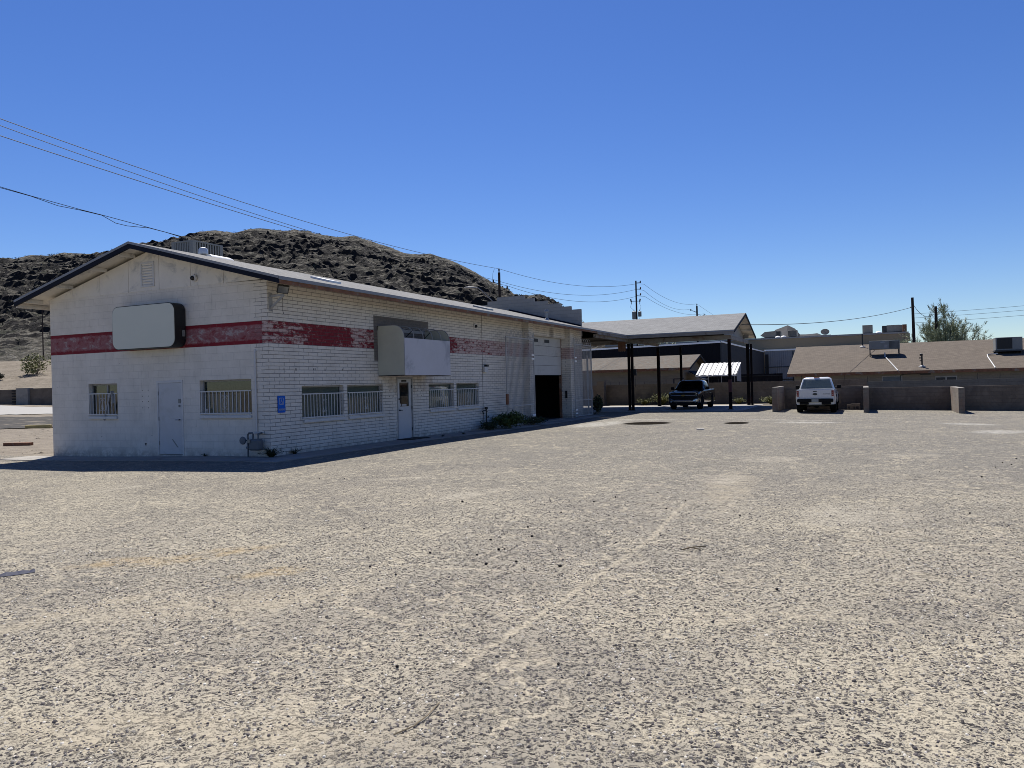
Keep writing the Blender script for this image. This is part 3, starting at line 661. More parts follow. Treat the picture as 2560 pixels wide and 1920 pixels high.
text('notice', 'OPEN', .07, M.paper, d, Matrix.Translation((-.034, 6.66, 1.17)) @ Matrix(((0,0,1,0),(1,0,0,0),(0,1,0,0),(0,0,0,1)))) if False else build('notice', MB().box(-.037,-.034, 6.52, 6.82, 1.14, 1.20).box(-.037,-.034,6.38,6.47,1.13,1.22), M.paper, d)
for y, z, w_, h_ in ((.59,2.36,.012,.07),(1.08,2.35,.018,.07),(1.84,2.36,.012,.05),(1.91,2.36,.012,.06),(2.36,2.35,.014,.07),(3.19,2.36,.014,.06),(.75,.48,.02,.03),(5.72,1.67,.016,.03),(5.96,1.66,.016,.03),(5.72,1.49,.016,.03),(5.95,1.49,.016,.03),(7.54,1.65,.016,.03),(7.77,1.65,.016,.03),(7.53,1.47,.016,.03),(7.76,1.47,.016,.03)):
    build('anchor_hole', MB().box(.001,.004,y-w_,y+w_,z-h_/2,z+h_/2), M.black, shop)
for x, z in ((-4.74,1.88),(-4.5,1.88),(-4.74,1.71),(-4.5,1.71),(-4.74,1.55),(-4.5,1.55),(-4.74,1.37),(-4.5,1.37),(-4.65,.33),(-6.49,.52),(-4.39,.56)):
    build('anchor_hole', MB().box(x-.011,x+.011,-.004,-.001,z-.011,z+.011) if z != .33 else MB().prism([(x-.04,-.004,.34),(x+.04,-.004,.35),(x+.01,-.004,.25)], (0,.003,0)), M.black, shop)
# sectional garage door, run up to half height
gd = thing('garage_door', None, None, (-.24, 20, 0)); gd.parent = shop
zs = [2.21+.488*i for i in range(5)]
for i in range(4):
    mb = MB().box(-.285, -.24, GX0+.05, GX1-.05, zs[i]+.006, zs[i+1]-.006)
    for k in (1, 2): zz = zs[i]+.488*k/3; mb.box(-.241, -.236, GX0+.06, GX1-.06, zz-.012, zz+.012)
    p = build('section', mb, M.shutter, gd, bevel=.004)
    if i == 3:
        for y in (19.05, 20.55): build('lite', MB().box(-.2405,-.232, y-.33, y+.33, zs[3]+.17, zs[3]+.33), M.fin, gd)
build('bottom_seal', MB().box(-.28,-.243, GX0+.05, GX1-.05, 2.18, 2.212), M.rubber if hasattr(M, 'rubber') else M.blackr, gd)
build('track', MB().box(-.38,-.24, GX0-.02, GX0+.045, -.08, 4.3), M.wood, gd); build('track', MB().box(-.38,-.24, GX1-.045, GX1+.02, -.08, 4.3), M.wood, gd)
build('threshold', MB().box(-.3, .42, GX0, GX1, -.3, -.055), M.conc, shop)
# louvred gable vent
v = build('vent', MB().wall((-4.66,-.035,4.87), (1,0,0), (0,-1,0), .54, .72, .03, [(.05,.49,.05,.67)]), M.white, shop)
sl = MB()
for i in range(8): z = 4.93+.078*i; sl.prism([(-4.61,-.034,z),(-4.61,-.018,z+.024),(-4.61,-.015,z+.020),(-4.61,-.030,z-.004)], (.44,0,0))
build('louvre', sl, M.white, v); build('backing', MB().box(-4.61,-4.17,-.0115,-.010,4.92,5.54), M.black, v)
# vent stacks and skylights on the roof
def stack(x, y, h, r=.06):
    z = roof_z(x); p = build('vent_pipe', MB().tube([(x,y,z-.02),(x,y,z+h)], r, 12).lathe((x,y,z+h-.02), [(r*1.5,0),(r*1.7,.03),(r*1.7,.13),(r*1.2,.18)], n=12), M.steel, shop, smooth=True)
    build('flange', MB().lathe((x,y,z+.035), [(r*2.4,-.04),(r*2.2,.03),(r*1.1,.1)], n=12), M.steel, p)
stack(-.75, 21.9, .42)
build('skylight', MB().prism([(-1.2,3.3,roof_z(-1.2)+.036),(-.5,3.3,roof_z(-.5)+.036),(-.5,3.3,roof_z(-.5)+.1),(-1.2,3.3,roof_z(-1.2)+.1)], (0,.62,0)), M.duct, shop)
build('skylight', MB().prism([(-1.2,14.3,roof_z(-1.2)+.036),(-.5,14.3,roof_z(-.5)+.036),(-.5,14.3,roof_z(-.5)+.1),(-1.2,14.3,roof_z(-1.2)+.1)], (0,.62,0)), M.steel, shop)

# ------------------------------------------------------------------ things fixed to or standing on the shop
def ac_unit(x, y, z, w, dpt, h, label):
    t = thing('rooftop_cooler', label, 'air conditioner', (x, y, z))
    b = MB(); c = .14
    for sx in (0, 1):
        for sy in (0, 1): b.box(x+sx*(w-c), x+sx*(w-c)+c, y+sy*(dpt-c), y+sy*(dpt-c)+c, z-.25, z+h-.05)
    b.box(x, x+w, y, y+dpt, z+h-.05, z+h); b.box(x, x+w, y, y+dpt, z-.25, z+.06)
    build('cabinet', b, M.acg, t); build('coil', MB().box(x+.04, x+w-.04, y+.04, y+dpt-.04, z+.061, z+h-.051), M.fin, t)
    s = MB()
    for i in range(9):
        u = x+c+(w-2*c)*(i+.5)/9; s.box(u-.025, u+.025, y+.01, y+.039, z+.061, z+h-.051); s.box(u-.025, u+.025, y+dpt-.039, y+dpt-.01, z+.061, z+h-.051)
        q = y+c+(dpt-2*c)*(i+.5)/9; s.box(x+.01, x+.039, q-.025, q+.025, z+.061, z+h-.051); s.box(x+w-.039, x+w-.01, q-.025, q+.025, z+.061, z+h-.051)
    build('grille', s, M.acg, t); return t
ac_unit(-6.25, 2.55, 6.08, .95, 1.3, .66, 'grey louvred cooler on the shop roof behind the ridge')
t = thing('roof_vent', 'round capped metal vent on the shop roof ridge beside the cooler', 'vent', (-4.5, 2.2, 6.0))
build('collar', MB().lathe((-4.5,2.2,5.9), [(.11,0),(.11,.17),(.10,.2)], n=16), M.steel, t, smooth=True)
build('head', MB().lathe((-4.5,2.2,6.1), [(.09,0),(.14,.04),(.145,.10),(.14,.12),(.14,.18),(.12,.225),(.06,.25),(.0,.255)], n=18), M.duct, t, smooth=True)
mb = MB(); R0 = .22
rings = []
for k in range(10):
    u = k/9; y = 2.5+1.1*u; r = R0*(1 if u < .8 else sqrt(max(.05, 1-((u-.8)/.2)**2*.9)))
    rings.append([(-4.62+r*cos(q), y, 5.98+r*sin(q)) for q in [pi*j/10 for j in range(11)]])
tag(build('duct_cover', mb.loft(rings, closed=False, caps=False).prism([(-4.62-.22,2.5,5.94),(-4.62+.22,2.5,5.94)]+[(-4.62+.22*cos(q),2.5,5.98+.22*sin(q)) for q in [pi*j/10 for j in range(11)]], (0,.004,0)), M.duct, loc=(-4.62,3,5.95), smooth=True), 'bright curved sheet metal duct cover on the shop roof', 'duct')

# blank sign cabinet on the gable front
t = thing('wall_sign', 'blank rounded sign cabinet with black sides on the gable front', 'sign', (-4.18, 0, 3.68))
def rrect(x0, x1, z0, z1, r, y, n=6):
    p = []
    for cx, cz, a0 in ((x1-r,z1-r,0),(x0+r,z1-r,90),(x0+r,z0+r,180),(x1-r,z0+r,270)):
        for k in range(n+1): q = RD(a0+90*k/n); p.append((cx+r*cos(q), y, cz+r*sin(q)))
    return p
X0, X1, Z0, Z1 = -5.42, -2.93, 3.06, 4.31
build('cabinet', MB().loft([rrect(X0,X1,Z0,Z1,.24,-.035), rrect(X0,X1,Z0,Z1,.24,-.40)]), M.black, t, smooth=True)
build('face', MB().loft([rrect(X0+.02,X1-.02,Z0+.02,Z1-.02,.225,-.402), rrect(X0+.02,X1-.02,Z0+.02,Z1-.02,.225,-.412)]), M.signface, t, smooth=True)
build('switch', MB().box(X1-.004, X1+.035, -.16, -.09, 3.36, 3.54), M.acg, t)
build('bracket', MB().box(-4.9,-4.8,-.035,0,3.2,4.2), M.black, t); build('bracket', MB().box(-3.6,-3.5,-.035,0,3.2,4.2), M.black, t)

# open-topped awning over the flank door
t = thing('door_awning', 'sage canvas awning frame with a blank white banner over the flank door', 'awning', (0, 6.6, 2.2))
AY0, AY1, AX, AZ0, AZ1, AR = 5.1, 8.13, 1.0, 2.165, 3.78, .36
def arc(y, n=9): return [(AX, y, AZ0), (AX, y, AZ1-AR)] + [(AX-AR+AR*cos(pi/2*k/n), y, AZ1-AR+AR*sin(pi/2*k/n)) for k in range(1, n+1)] + [(.01, y, AZ1)]
for y, nm in ((AY0, 0), (AY1-.015, 1)):
    build('side_panel', MB().prism(arc(y)+[(.01, y, AZ0)], (0,.015,0)), M.canvas, t)
build('front_panel', MB().box(AX+.0155, AX+.026, AY0+.016, AY1-.016, AZ0, 3.37), M.banner, t)
for k in range(6): 
    y = AY0+.02+(AY1-AY0-.04)*k/5; build('hoop', MB().tube(arc(y), .014, 6), M.trim, t, smooth=True)
fm = MB().tube([(AX,AY0,AZ0),(AX,AY1,AZ0)], .016, 6).tube([(.02,AY0,AZ0),(AX,AY0,AZ0)], .016, 6).tube([(.02,AY1,AZ0),(AX,AY1,AZ0)], .016, 6)
build('rail', fm, M.black, t); build('rail', MB().tube([(.02,AY0,AZ1),(.02,AY1,AZ1)], .016, 6), M.black, t); build('back_strip', MB().box(.004,.03,AY0,AY1,3.66,3.80), M.trim, t)
for q in (.9, 2.1): build('cross_brace', MB().tube([(.02,AY0+q,3.0),(AX-.2,AY0+q,3.68)], .012, 6), M.black, t)

# blue parking sign
t = thing('parking_sign', 'blue accessible parking sign screwed to the white flank wall', 'sign', (.02, .435, 1.4))
def rr_x(x, y0, y1, z0, z1, r, n=4):
    p = []
    for cy, cz, a0 in ((y1-r,z1-r,0),(y0+r,z1-r,90),(y0+r,z0+r,180),(y1-r,z0+r,270)):
        for k in range(n+1): q = RD(a0+90*k/n); p.append((x, cy+r*cos(q), cz+r*sin(q)))
    return p
build('plate', MB().loft([rr_x(.012,.285,.585,1.17,1.63,.025), rr_x(.022,.285,.585,1.17,1.63,.025)]), M.blue, t)
FX_ = Matrix(((0,0,1,0),(1,0,0,0),(0,1,0,0),(0,0,0,1)))
text('lettering', 'PARKING', .072, M.signw, t, Matrix.Translation((.0235,.435,1.255)) @ FX_ @ Matrix.Diagonal((.78,1.05,1,1)))
sy = MB(); c = (.435, 1.475)
ring = rr_x(.0225, .35, .52, 1.385, 1.575, .03); ring2 = rr_x(.0225, .362, .508, 1.397, 1.563, .022)
for i in range(len(ring)): j = (i+1) % len(ring); sy.add([ring[i], ring[j], ring2[j], ring2[i]], [(0,1,2,3)])
def stroke(pts, w):
    for a, b in zip(pts[:-1], pts[1:]): sy.bar((.0235,*a), (.0235,*b), w, .002, (1,0,0))
stroke([(.425,1.52),(.428,1.475),(.462,1.472),(.478,1.425),(.49,1.422)], .011); stroke([(.428,1.498),(.455,1.496)], .009)
stroke([(.433+.034*cos(RD(q)), 1.443+.034*sin(RD(q))) for q in range(110, 371, 20)], .009)
sy.lathe((.0225,.424,1.542), [(.013,0),(.013,.002)], 'x', 12); build('symbol', sy, M.signw, t)

# floodlight on a bracket at the near corner
t = thing('floodlight', 'square black floodlight on a white arm under the near corner eave', 'floodlight', (.2, .12, 4.0))
build('arm', MB().bar((.01,.12,3.98),(.46,.12,4.30),.035,.06).bar((.01,.12,4.30),(.46,.12,4.32),.03,.05).box(.003,.012,.05,.19,3.9,4.4), M.trim, t)
c = Vector((.50,.05,4.45)); nrm = Vector((.55,-.5,-.55)).normalized(); ux = Vector((.5,.85,0)).normalized(); ux = (ux-nrm*ux.dot(nrm)).normalized(); uz = nrm.cross(ux)
def obox(mb, c, ax, ay, az, sx, sy_, sz):
    vs = [c+ax*(i*sx)+ay*(j*sy_)+az*(k*sz) for k in (-1,1) for j in (-1,1) for i in (-1,1)]
    return mb.add(vs, [(0,2,3,1),(4,5,7,6),(0,1,5,4),(1,3,7,5),(3,2,6,7),(2,0,4,6)])
build('housing', obox(obox(MB(), c, ux, uz, nrm, .15, .12, .03), c-nrm*.06, ux, uz, nrm, .11, .08, .04), M.black, t, bevel=.01)
build('lens', obox(MB(), c+nrm*.033, ux, uz, nrm, .128, .098, .003), M.lamp, t)
build('cable', MB().tube([(.44,.12,4.56),(.43,.13,4.64),(.45,.14,4.68)], .006, 5), M.wire, t); build('cable', MB().tube([(.4,.15,4.28),(.33,.2,4.1),(.2,.35,3.95),(.12,.5,3.86),(.02,.55,3.85)], .006, 5), M.wire, t)
def dome_cam(name, p, d, label):
    p = Vector(p); d = Vector(d).normalized(); t = thing(name, label, 'camera', tuple(p))
    q = d.to_track_quat('Z','Y').to_matrix()
    def L(prof, n=14): return [[p + q @ Vector((r*cos(2*pi*k/n), r*sin(2*pi*k/n), h)) for k in range(n)] for r, h in prof]
    build('base', MB().loft(L([(.10,-.03),(.10,.012),(.07,.03)])), M.white, t, smooth=True)
    build('eye', MB().loft(L([(.06,.03),(.065,.06),(.04,.10),(.01,.115)])), M.black, t, smooth=True)
dome_cam('dome_camera', (-2.55,-.042,4.98), (-.35,-1,-.2), 'white dome camera with a black eye on the gable panel')
dome_cam('dome_camera', (.035,12.05,4.2), (1,-.15,-.35), 'white dome camera high on the flank wall above the junction box')
t = thing('junction_box', 'small white box with a black cap on the flank wall', 'box', (.0, 12.9, 2.3))
build('box', MB().box(.003,.10,12.72,13.03,2.32,2.55), M.white, t, bevel=.008); build('cap', MB().box(.003,.12,12.86,13.06,2.552,2.63), M.black, t)
tag(build('wall_wire', MB().tube([(.012,12.70,4.7),(.012,12.69,3.5),(.014,12.68,2.6),(.012,12.66,1.4),(.012,12.66,.05)], .006, 5), M.wire, loc=(.012,12.68,.05)), 'thin black wire running down the flank wall past the junction box', 'wire')
t = thing('standpipe', 'black standpipe with taps in front of the flank wall', 'pipe', (.16, 12.63, G(.16,12.6)))
build('riser', MB().tube([(.16,12.63,-.05),(.16,12.63,.80)], .028, 8), M.black, t, smooth=True)
build('valve', MB().box(.11,.21,12.57,12.69,.78,.88).tube([(.16,12.63,.74),(.16,12.36,.73),(.16,12.28,.71),(.16,12.40,.60)], .022, 8), M.black, t)
build('tap', MB().tube([(.16,12.63,.46),(.16,12.84,.455)], .02, 8).tube([(.16,12.8,.44),(.16,12.8,.5)], .02, 8).tube([(.16,12.63,.68),(.16,12.74,.68)], .016, 8), M.black, t)
# gas meter and conduit at the corner of the gable front
t = thing('gas_meter', 'grey gas meter with its regulator beside the gable front corner', 'meter', (-.45, -.2, 0))
build('case', MB().box(-.50,-.16,-.30,-.10,.20,.50), M.gasm, t, bevel=.04)
build('index', MB().box(-.52,-.42,-.33,-.302,.40,.50), M.actan, t, bevel=.01)
build('pipe', MB().tube([(-.60,-.20,-.02),(-.60,-.20,.62),(-.56,-.20,.66),(-.44,-.20,.66),(-.42,-.2,.62),(-.42,-.2,.5)], .024, 8).tube([(-.60,-.2,.46),(-.72,-.2,.46)], .02, 8).tube([(-.24,-.2,.5),(-.24,-.2,.64),(-.24,-.06,.66)], .024, 8).tube([(-.64,-.2,.27),(-.56,-.2,.27)], .035, 8), M.gasm, t, smooth=True)
build('regulator', MB().lathe((-.74,-.24,.46), [(.03,-.03),(.10,-.02),(.11,0),(.10,.02),(.05,.05),(.03,.09)], 'y', 16).lathe((-.80,-.2,.46), [(.02,-.06),(.035,0),(.03,.05)], 'x', 10), M.gasm, t, smooth=True)
tag(build('conduit', MB().tube([(-.44,-.03,.68),(-.44,-.03,2.82),(-.44,-.02,2.87),(-.47,.0,2.88)], .022, 8).box(-.50,-.20,-.06,-.02,.64,.67), M.white, loc=(-.44,-.03,.66), smooth=True), 'white painted conduit rising beside the gable front corner', 'pipe')
tag(build('brush_head', MB().bar((-6.05,-.03,1.80),(-6.35,-.02,1.02),.03,.05).bar((-5.95,-.045,1.88),(-5.88,-.05,1.52),.10,.03), M.trim, loc=(-6.1,-.03,1.1)), 'broken pale strip hanging on the barred small front window', 'strip')
tag(build('cup', MB().lathe((-2.27,.03,1.205), [(.035,0),(.05,.11),(.045,.115)], n=12), M.paper, loc=(-2.27,.03,1.205), smooth=True), 'small white cup on the ledge of the wide front window', 'cup')
tag(build('door_mat', MB().box(.03,.62,6.05,7.3,G(.3,6.5)+.022,G(.3,6.5)+.04), M.mat_, loc=(.3,6.6,0)), 'black door mat below the flank door', 'mat')
tag(build('bell_switch', MB().box(PJ+.001,PJ+.04,22.68,22.80,1.0,1.42), M.black, loc=(PJ,22.74,1.2), bevel=.01) if False else build('control_box', MB().box(-.05,.07,GX1-.045,GX1-.001,.98,1.38), M.black, loc=(0,GX1,1.2), bevel=.01), 'small black control box inside the garage opening', 'box')

# the two barred gate leaves folded back beside the garage opening
def gate(y0, y1, hinge_at, n, label):
    x = .42; z0 = G(1,20)+.07; top = 4.16; rail = 3.84
    t = thing('security_gate', label, 'gate', (x, (y0+y1)/2, z0))
    f = MB()
    for zz in (z0+.02, .84, rail): f.box(x-.015, x+.015, y0, y1, zz-.018, zz+.018)
    for y in (y0, y1): f.box(x-.022, x+.022, y-.022, y+.022, z0, top if y == hinge_at else rail+.02)
    build('frame', f, M.gatew, t)
    b = MB()
    for i in range(1, n): y = y0+(y1-y0)*i/n; b.box(x-.009, x+.009, y-.009, y+.009, z0+.02, rail)
    build('bars', b, M.gatew, t)
    h = MB(); k = 8; s = (y1-y0)/k
    for i in range(k-1):
        c = y0+s*(i+1); h.tube([(x, c+s*.85*cos(q), rail+.02+.31*sin(q)) for q in [pi*j/12 for j in range(13)]], .008, 5)
    h.tube([(x,y0,rail+.12),(x,y1,rail+.12)], .006, 4); build('scrollwork', h, M.gatew, t)
    p = MB(); e = 1 if hinge_at == y1 else -1
    for zz in (3.12, 2.94, .34, .16): p.box(x+.016, x+.03, hinge_at-e*.30 if e > 0 else hinge_at, hinge_at if e > 0 else hinge_at+.30, zz-.03, zz+.03)
    build('hinge_plate', p, M.wht, t)
    l = MB().box(x-.03, x+.05, (y0 if e > 0 else y1)-.07, (y0 if e > 0 else y1)+.07, .92, 1.38); build('lock_box', l, M.wood if e > 0 else M.trim, t)
    return t
gate(14.15, 17.22, 17.22, 24, 'white barred gate leaf folded back on the near side of the garage opening')
gate(22.78, 25.55, 22.78, 22, 'white barred gate leaf folded back past the far end of the flank wall')
tag(build('leaning_board', MB().bar((.28,25.3,-.06),(.24,25.38,3.3),.22,.02,(1,0,0)), M.trim, loc=(.28,25.3,-.06)), 'pale narrow board leaning behind the far gate leaf', 'board')

# ------------------------------------------------------------------ carport
cp = thing('carport', 'open carport with a grey shingle gable roof on dark posts', 'carport', (4, 36, G(4,36)))
CY0, CYR, CY1, CX1, CZ, CRZ = 31.13, 36.2, 41.2, 7.45, 4.66, 6.01
cz = lambda y: CRZ-(CRZ-CZ)*abs(y-CYR)/(CYR-CY0)
# front slope meets the shop roof in a valley: y of the valley at x
vx = lambda x: CY0+(EX1-x)*(RZ-EZ)/(EX1-RX)*(CYR-CY0)/(CRZ-CZ)
th = .035
def poly_roof(pts, m, name):
    build(name, MB().prism([(x,y,cz(y)) for x,y in pts], (0,0,th)), m, cp)
poly_roof([(EX1,CY0),(CX1,CY0),(CX1,CYR),(RX,CYR)], M.roofx, 'roof')
poly_roof([(RX-5,CYR+.001),(CX1,CYR+.001),(CX1,CY1),(RX-5,CY1)], M.roofx, 'roof')
build('roof', MB().prism([(EX1,LEN+.22,EZ),(EX1,CY0,EZ),(RX,CYR,RZ),(RX,LEN+.22,RZ)], (0,0,th)), M.roof, cp)
build('roof', MB().prism([(EX0,LEN+.22,roof_z(EX0)),(EX0,CYR,roof_z(EX0)),(RX-.002,CYR,RZ),(RX-.002,LEN+.22,RZ)], (0,0,th)), M.roof, cp)
build('drip_edge', MB().box(EX1+.02, CX1+.02, CY0-.02, CY0-.001, CZ-.05, CZ+.036), M.drip, cp)
build('fascia', MB().box(EX1-.03, CX1-.01, CY0+.005, CY0+.05, CZ-.20, CZ-.052), M.beam, cp)
build('fascia', MB().box(EX1-.05, EX1-.005, LEN+.12, CY0+.045, EZ-.20, EZ-.052), M.beam, cp)
build('fascia', MB().box(RX-5, CX1-.01, CY1-.05, CY1-.005, CZ-.05, CZ-.012), M.beam, cp)
for a, b in ((CY0, CYR), (CY1, CYR)):
    s = 1 if b > a else -1
    build('rake_board', MB().prism([(CX1+.001,a,CZ-.13),(CX1+.001,b-s*.001,CRZ-.13),(CX1+.001,b-s*.001,CRZ+.04),(CX1+.001,a,CZ+.04)], (.035,0,0)), M.navy, cp)
    for k in range(4):
        y = a+(b-a)*(.18+.22*k); build('lookout', MB().box(6.75, CX1-.01, y-.025, y+.025, cz(y)-.15, cz(y)-.045), M.ply, cp)
    build('soffit', MB().prism([(6.7,a+s*.05,cz(a+s*.05)-.042),(6.7,b-s*.002,CRZ-.042),(6.7,b-s*.002,CRZ-.010),(6.7,a+s*.05,cz(a+s*.05)-.010)], (CX1-6.71,0,0)), M.ply, cp)
# ceiling sheet, edge beams
for a, b in ((CY0+.06, CYR-.01), (CY1-.06, CYR+.01)):
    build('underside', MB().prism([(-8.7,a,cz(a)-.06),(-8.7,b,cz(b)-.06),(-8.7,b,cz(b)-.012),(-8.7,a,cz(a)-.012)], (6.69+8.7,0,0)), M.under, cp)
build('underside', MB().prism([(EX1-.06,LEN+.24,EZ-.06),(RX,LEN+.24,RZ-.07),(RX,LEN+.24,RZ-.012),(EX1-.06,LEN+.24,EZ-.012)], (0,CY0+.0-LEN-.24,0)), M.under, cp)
build('beam', MB().box(.55, 7.1, 32.12, 32.28, 4.19, 4.44), M.beam, cp)
build('beam', MB().box(-8.4, 7.1, 40.0, 40.16, 4.60, 4.84), M.beam, cp)
build('beam', MB().box(6.95, 7.1, 32.281, 39.999, 4.19, 4.44), M.beam, cp)
build('beam', MB().box(.62, .78, 25.45, 39.999, 4.30, 4.50), M.beam, cp)
gp = MB(); 
for k in range(32):
    y0 = CY0+1.0+.26*k; y1 = y0+.252
    if y1 < CY1-1.0: gp.prism([(6.70,y0,4.46),(6.70,y1,4.46),(6.70,y1,cz(y1)-.065),(6.70,y0,cz(y0)-.065)], (.03,0,0))
build('gable_panel', gp, M.trim, cp)
def post(x, y, w, m=M.oxide):
    g = G(x, y); p = build('post', MB().box(x-w, x+w, y-w, y+w, g-.03, 4.185), m, cp); build('base_plate', MB().box(x-w-.05, x+w+.05, y-w-.05, y+w+.05, g+.015, g+.045), M.black, p); return p
for x, y, w in ((.72,32.2,.075),(.97,32.05,.075),(.70,40.08,.10),(2.35,40.08,.075),(6.99,32.2,.09),(7.02,40.08,.10),(7.26,40.0,.07)): post(x, y, w)
build('red_band', MB().box(6.895,7.085,32.105,32.295,.98,1.75), M.red, cp)
t = thing('meter_box', 'small black electrical box on the carport front post', 'box', (1.1, 32.0, 2.2))
build('case', MB().box(1.05,1.22,31.96,32.14,2.15,2.55), M.black, t, bevel=.01); build('conduit', MB().tube([(1.14,32.05,2.55),(1.14,32.05,2.75)], .02, 6).tube([(1.14,32.05,1.4),(1.14,32.05,2.15)], .015, 6), M.black, t)
tag(build('wood_block', MB().box(.10,.56,31.95,32.12,3.72,4.30), M.wood, loc=(.33,32,3.7)), 'brown wooden block under the carport beam by the front posts', 'block')

# ------------------------------------------------------------------ pickups (built facing -y, front bumper at y = 0)
def pickup(label, loc, front, L, hw, r, paint, trimm, lift, flare, turn):
    """front: True shows the grille end in detail, False the tailgate end; returns the thing"""
    t = thing('pickup_truck', label, 'pickup truck', (0,0,0))
    yw = (.98, L-1.22); zc = r; ra = r+.10; sill = .40+lift
    belt = lambda y: (1.10+lift*.6)+.10*sstep(y,0,1.6)+.03*sstep(y,3.9,4.2)
    rings = []; ys = sorted(set([round(L*i/70, 4) for i in range(71)]+[.02,.06,.12,.2,.3,L-.03,L-.08]))
    for y in ys:
        w = hw*(1-.075*(1-sstep(y,0,.45))-.035*sstep(y,L-.35,L)); zb = sill
        bul = 0
        for c in yw:
            dd = abs(y-c)
            if dd < ra: zb = max(zb, zc+sqrt(max(0, ra*ra-dd*dd)))
            bul = max(bul, flare*(1-sstep(dd, ra*.95, ra*1.35)))
        w2 = w+bul; zt = belt(y); hi = lambda z: max(z, zb+.004)
        half = [(w2*.985, zb), (w2, hi(zb+.05)), (w2*.998, hi(.78+lift*.5)), (w+bul*.5, hi(.95+lift*.5)), (w*.985, max(zt-.07, zb+.02)), (w*.955, max(zt-.015, zb+.03)), (w*.88, zt), (w*.45, zt+.018), (0, zt+.022)]
        if y < .3: half = [(a, b-(.05*(1-y/.3) if b > zt-.1 else 0)) for a, b in half]
        ring = [(a, y, b) for a, b in half] + [(-a, y, b) for a, b in half[-2::-1]]
        rings.append(ring)
    build('body', MB().loft(rings, closed=True), paint, t, smooth=True)
    # cab with sloped pillars
    zb, zr = belt(2)-.01, 1.79+lift
    def rr(y0, y1, w, z, r_=.12):
        return [(w,y0+r_,z),(w*.93,y0+.02,z),(w*.5,y0-.03,z),(-w*.5,y0-.03,z),(-w*.93,y0+.02,z),(-w,y0+r_,z),(-w,(y0+y1)/2,z),(-w,y1-r_,z),(-w*.94,y1-.01,z),(-w*.5,y1,z),(w*.5,y1,z),(w*.94,y1-.01,z),(w,y1-r_,z),(w,(y0+y1)/2,z)]
    yb0, yb1 = 1.62, L-1.72
    lv = [(zb-.05,yb0,yb1,hw*.955),(zb+.02,yb0+.05,yb1-.01,hw*.95),(zr-.06,yb0+.72,yb1-.22,hw*.765),(zr,yb0+.80,yb1-.27,hw*.70),(zr+.045,yb0+.98,yb1-.42,hw*.58)]
    build('cab', MB().loft([rr(a,b,w,z) for z,a,b,w in lv]), paint, t, smooth=True)
    def quad(name, p, m, n, off=.012):
        n = Vector(n).normalized(); q = [Vector(v)+n*off for v in p]; return build(name, MB().prism(q, n*.006), m, t)
    z0, z1 = zb+.05, zr-.085
    f = lambda z, k: lv[1][k]+(lv[2][k]-lv[1][k])*(z-lv[1][0])/(lv[2][0]-lv[1][0])
    quad('windshield', [(-f(z0,3)*.90,f(z0,1)-.03,z0),(f(z0,3)*.90,f(z0,1)-.03,z0),(f(z1,3)*.90,f(z1,1)-.03,z1),(-f(z1,3)*.90,f(z1,1)-.03,z1)], M.vglass, (0,-.62,.75))
    quad('rear_window', [(-f(z0,3)*.90,f(z0,2),z0),(f(z0,3)*.90,f(z0,2),z0),(f(z1,3)*.88,f(z1,2),z1),(-f(z1,3)*.88,f(z1,2),z1)], M.vglass, (0,1,.35))
    for s in (-1, 1):
        for a, b in ((.16,.47),(.53,.90)):
            Y = lambda z, u: f(z,1)+.10+(f(z,2)-f(z,1)-.2)*u
            quad('side_window', [(s*f(z0,3),Y(z0,a),z0),(s*f(z0,3),Y(z0,b),z0),(s*f(z1,3),Y(z1,b),z1),(s*f(z1,3),Y(z1,a),z1)], M.vglass, (s,0,.3))
        dm = MB()
        for u in (1.75, 2.95, 4.05): dm.box(s*(hw*1.0)-.004, s*(hw*1.0)+.004, u-.006, u+.006, sill+.05, zb-.09)
        build('door_gap', dm, M.plast, t)
        hm = MB()
        for u in (2.75, 3.85): hm.box(s*hw-.012, s*hw+.02, u-.1, u+.08, .97+lift*.5, 1.0+lift*.5)
        build('door_handle', hm, trimm, t)
        x = s*(hw+.13)
        mm = build('mirror', MB().box(x-.11,x+.11,1.98,2.09,zb+.03,zb+.22), M.plast, t, bevel=.03); build('arm', MB().box(s*hw*.93 if s > 0 else x,x if s > 0 else s*hw*.93,2.02,2.07,zb+.04,zb+.08), M.plast, mm)
        if flare:
            for c in yw:
                fm = MB(); pr = []
                for k in range(13):
                    q = pi*k/12; a = (s*(hw+flare+.012), c+(ra-.01)*cos(q), zc+(ra-.01)*sin(q)); b = (s*(hw+flare+.005), c+(ra+.07)*cos(q), zc+(ra+.07)*sin(q)); d_ = (s*(hw-.05), c+(ra+.10)*cos(q), zc+(ra+.10)*sin(q))
                    pr.append([a, b, d_])
                build('wheel_flare', fm.loft(pr, closed=False, caps=False), M.plast, t, smooth=True)
    # underside, wheels
    build('chassis', MB().box(-hw*.80,hw*.80,.35,L-.25,sill-.02,zc+ra+.02).box(-.45,.45,.3,L-.3,.32+lift,.45+lift), M.black, t)
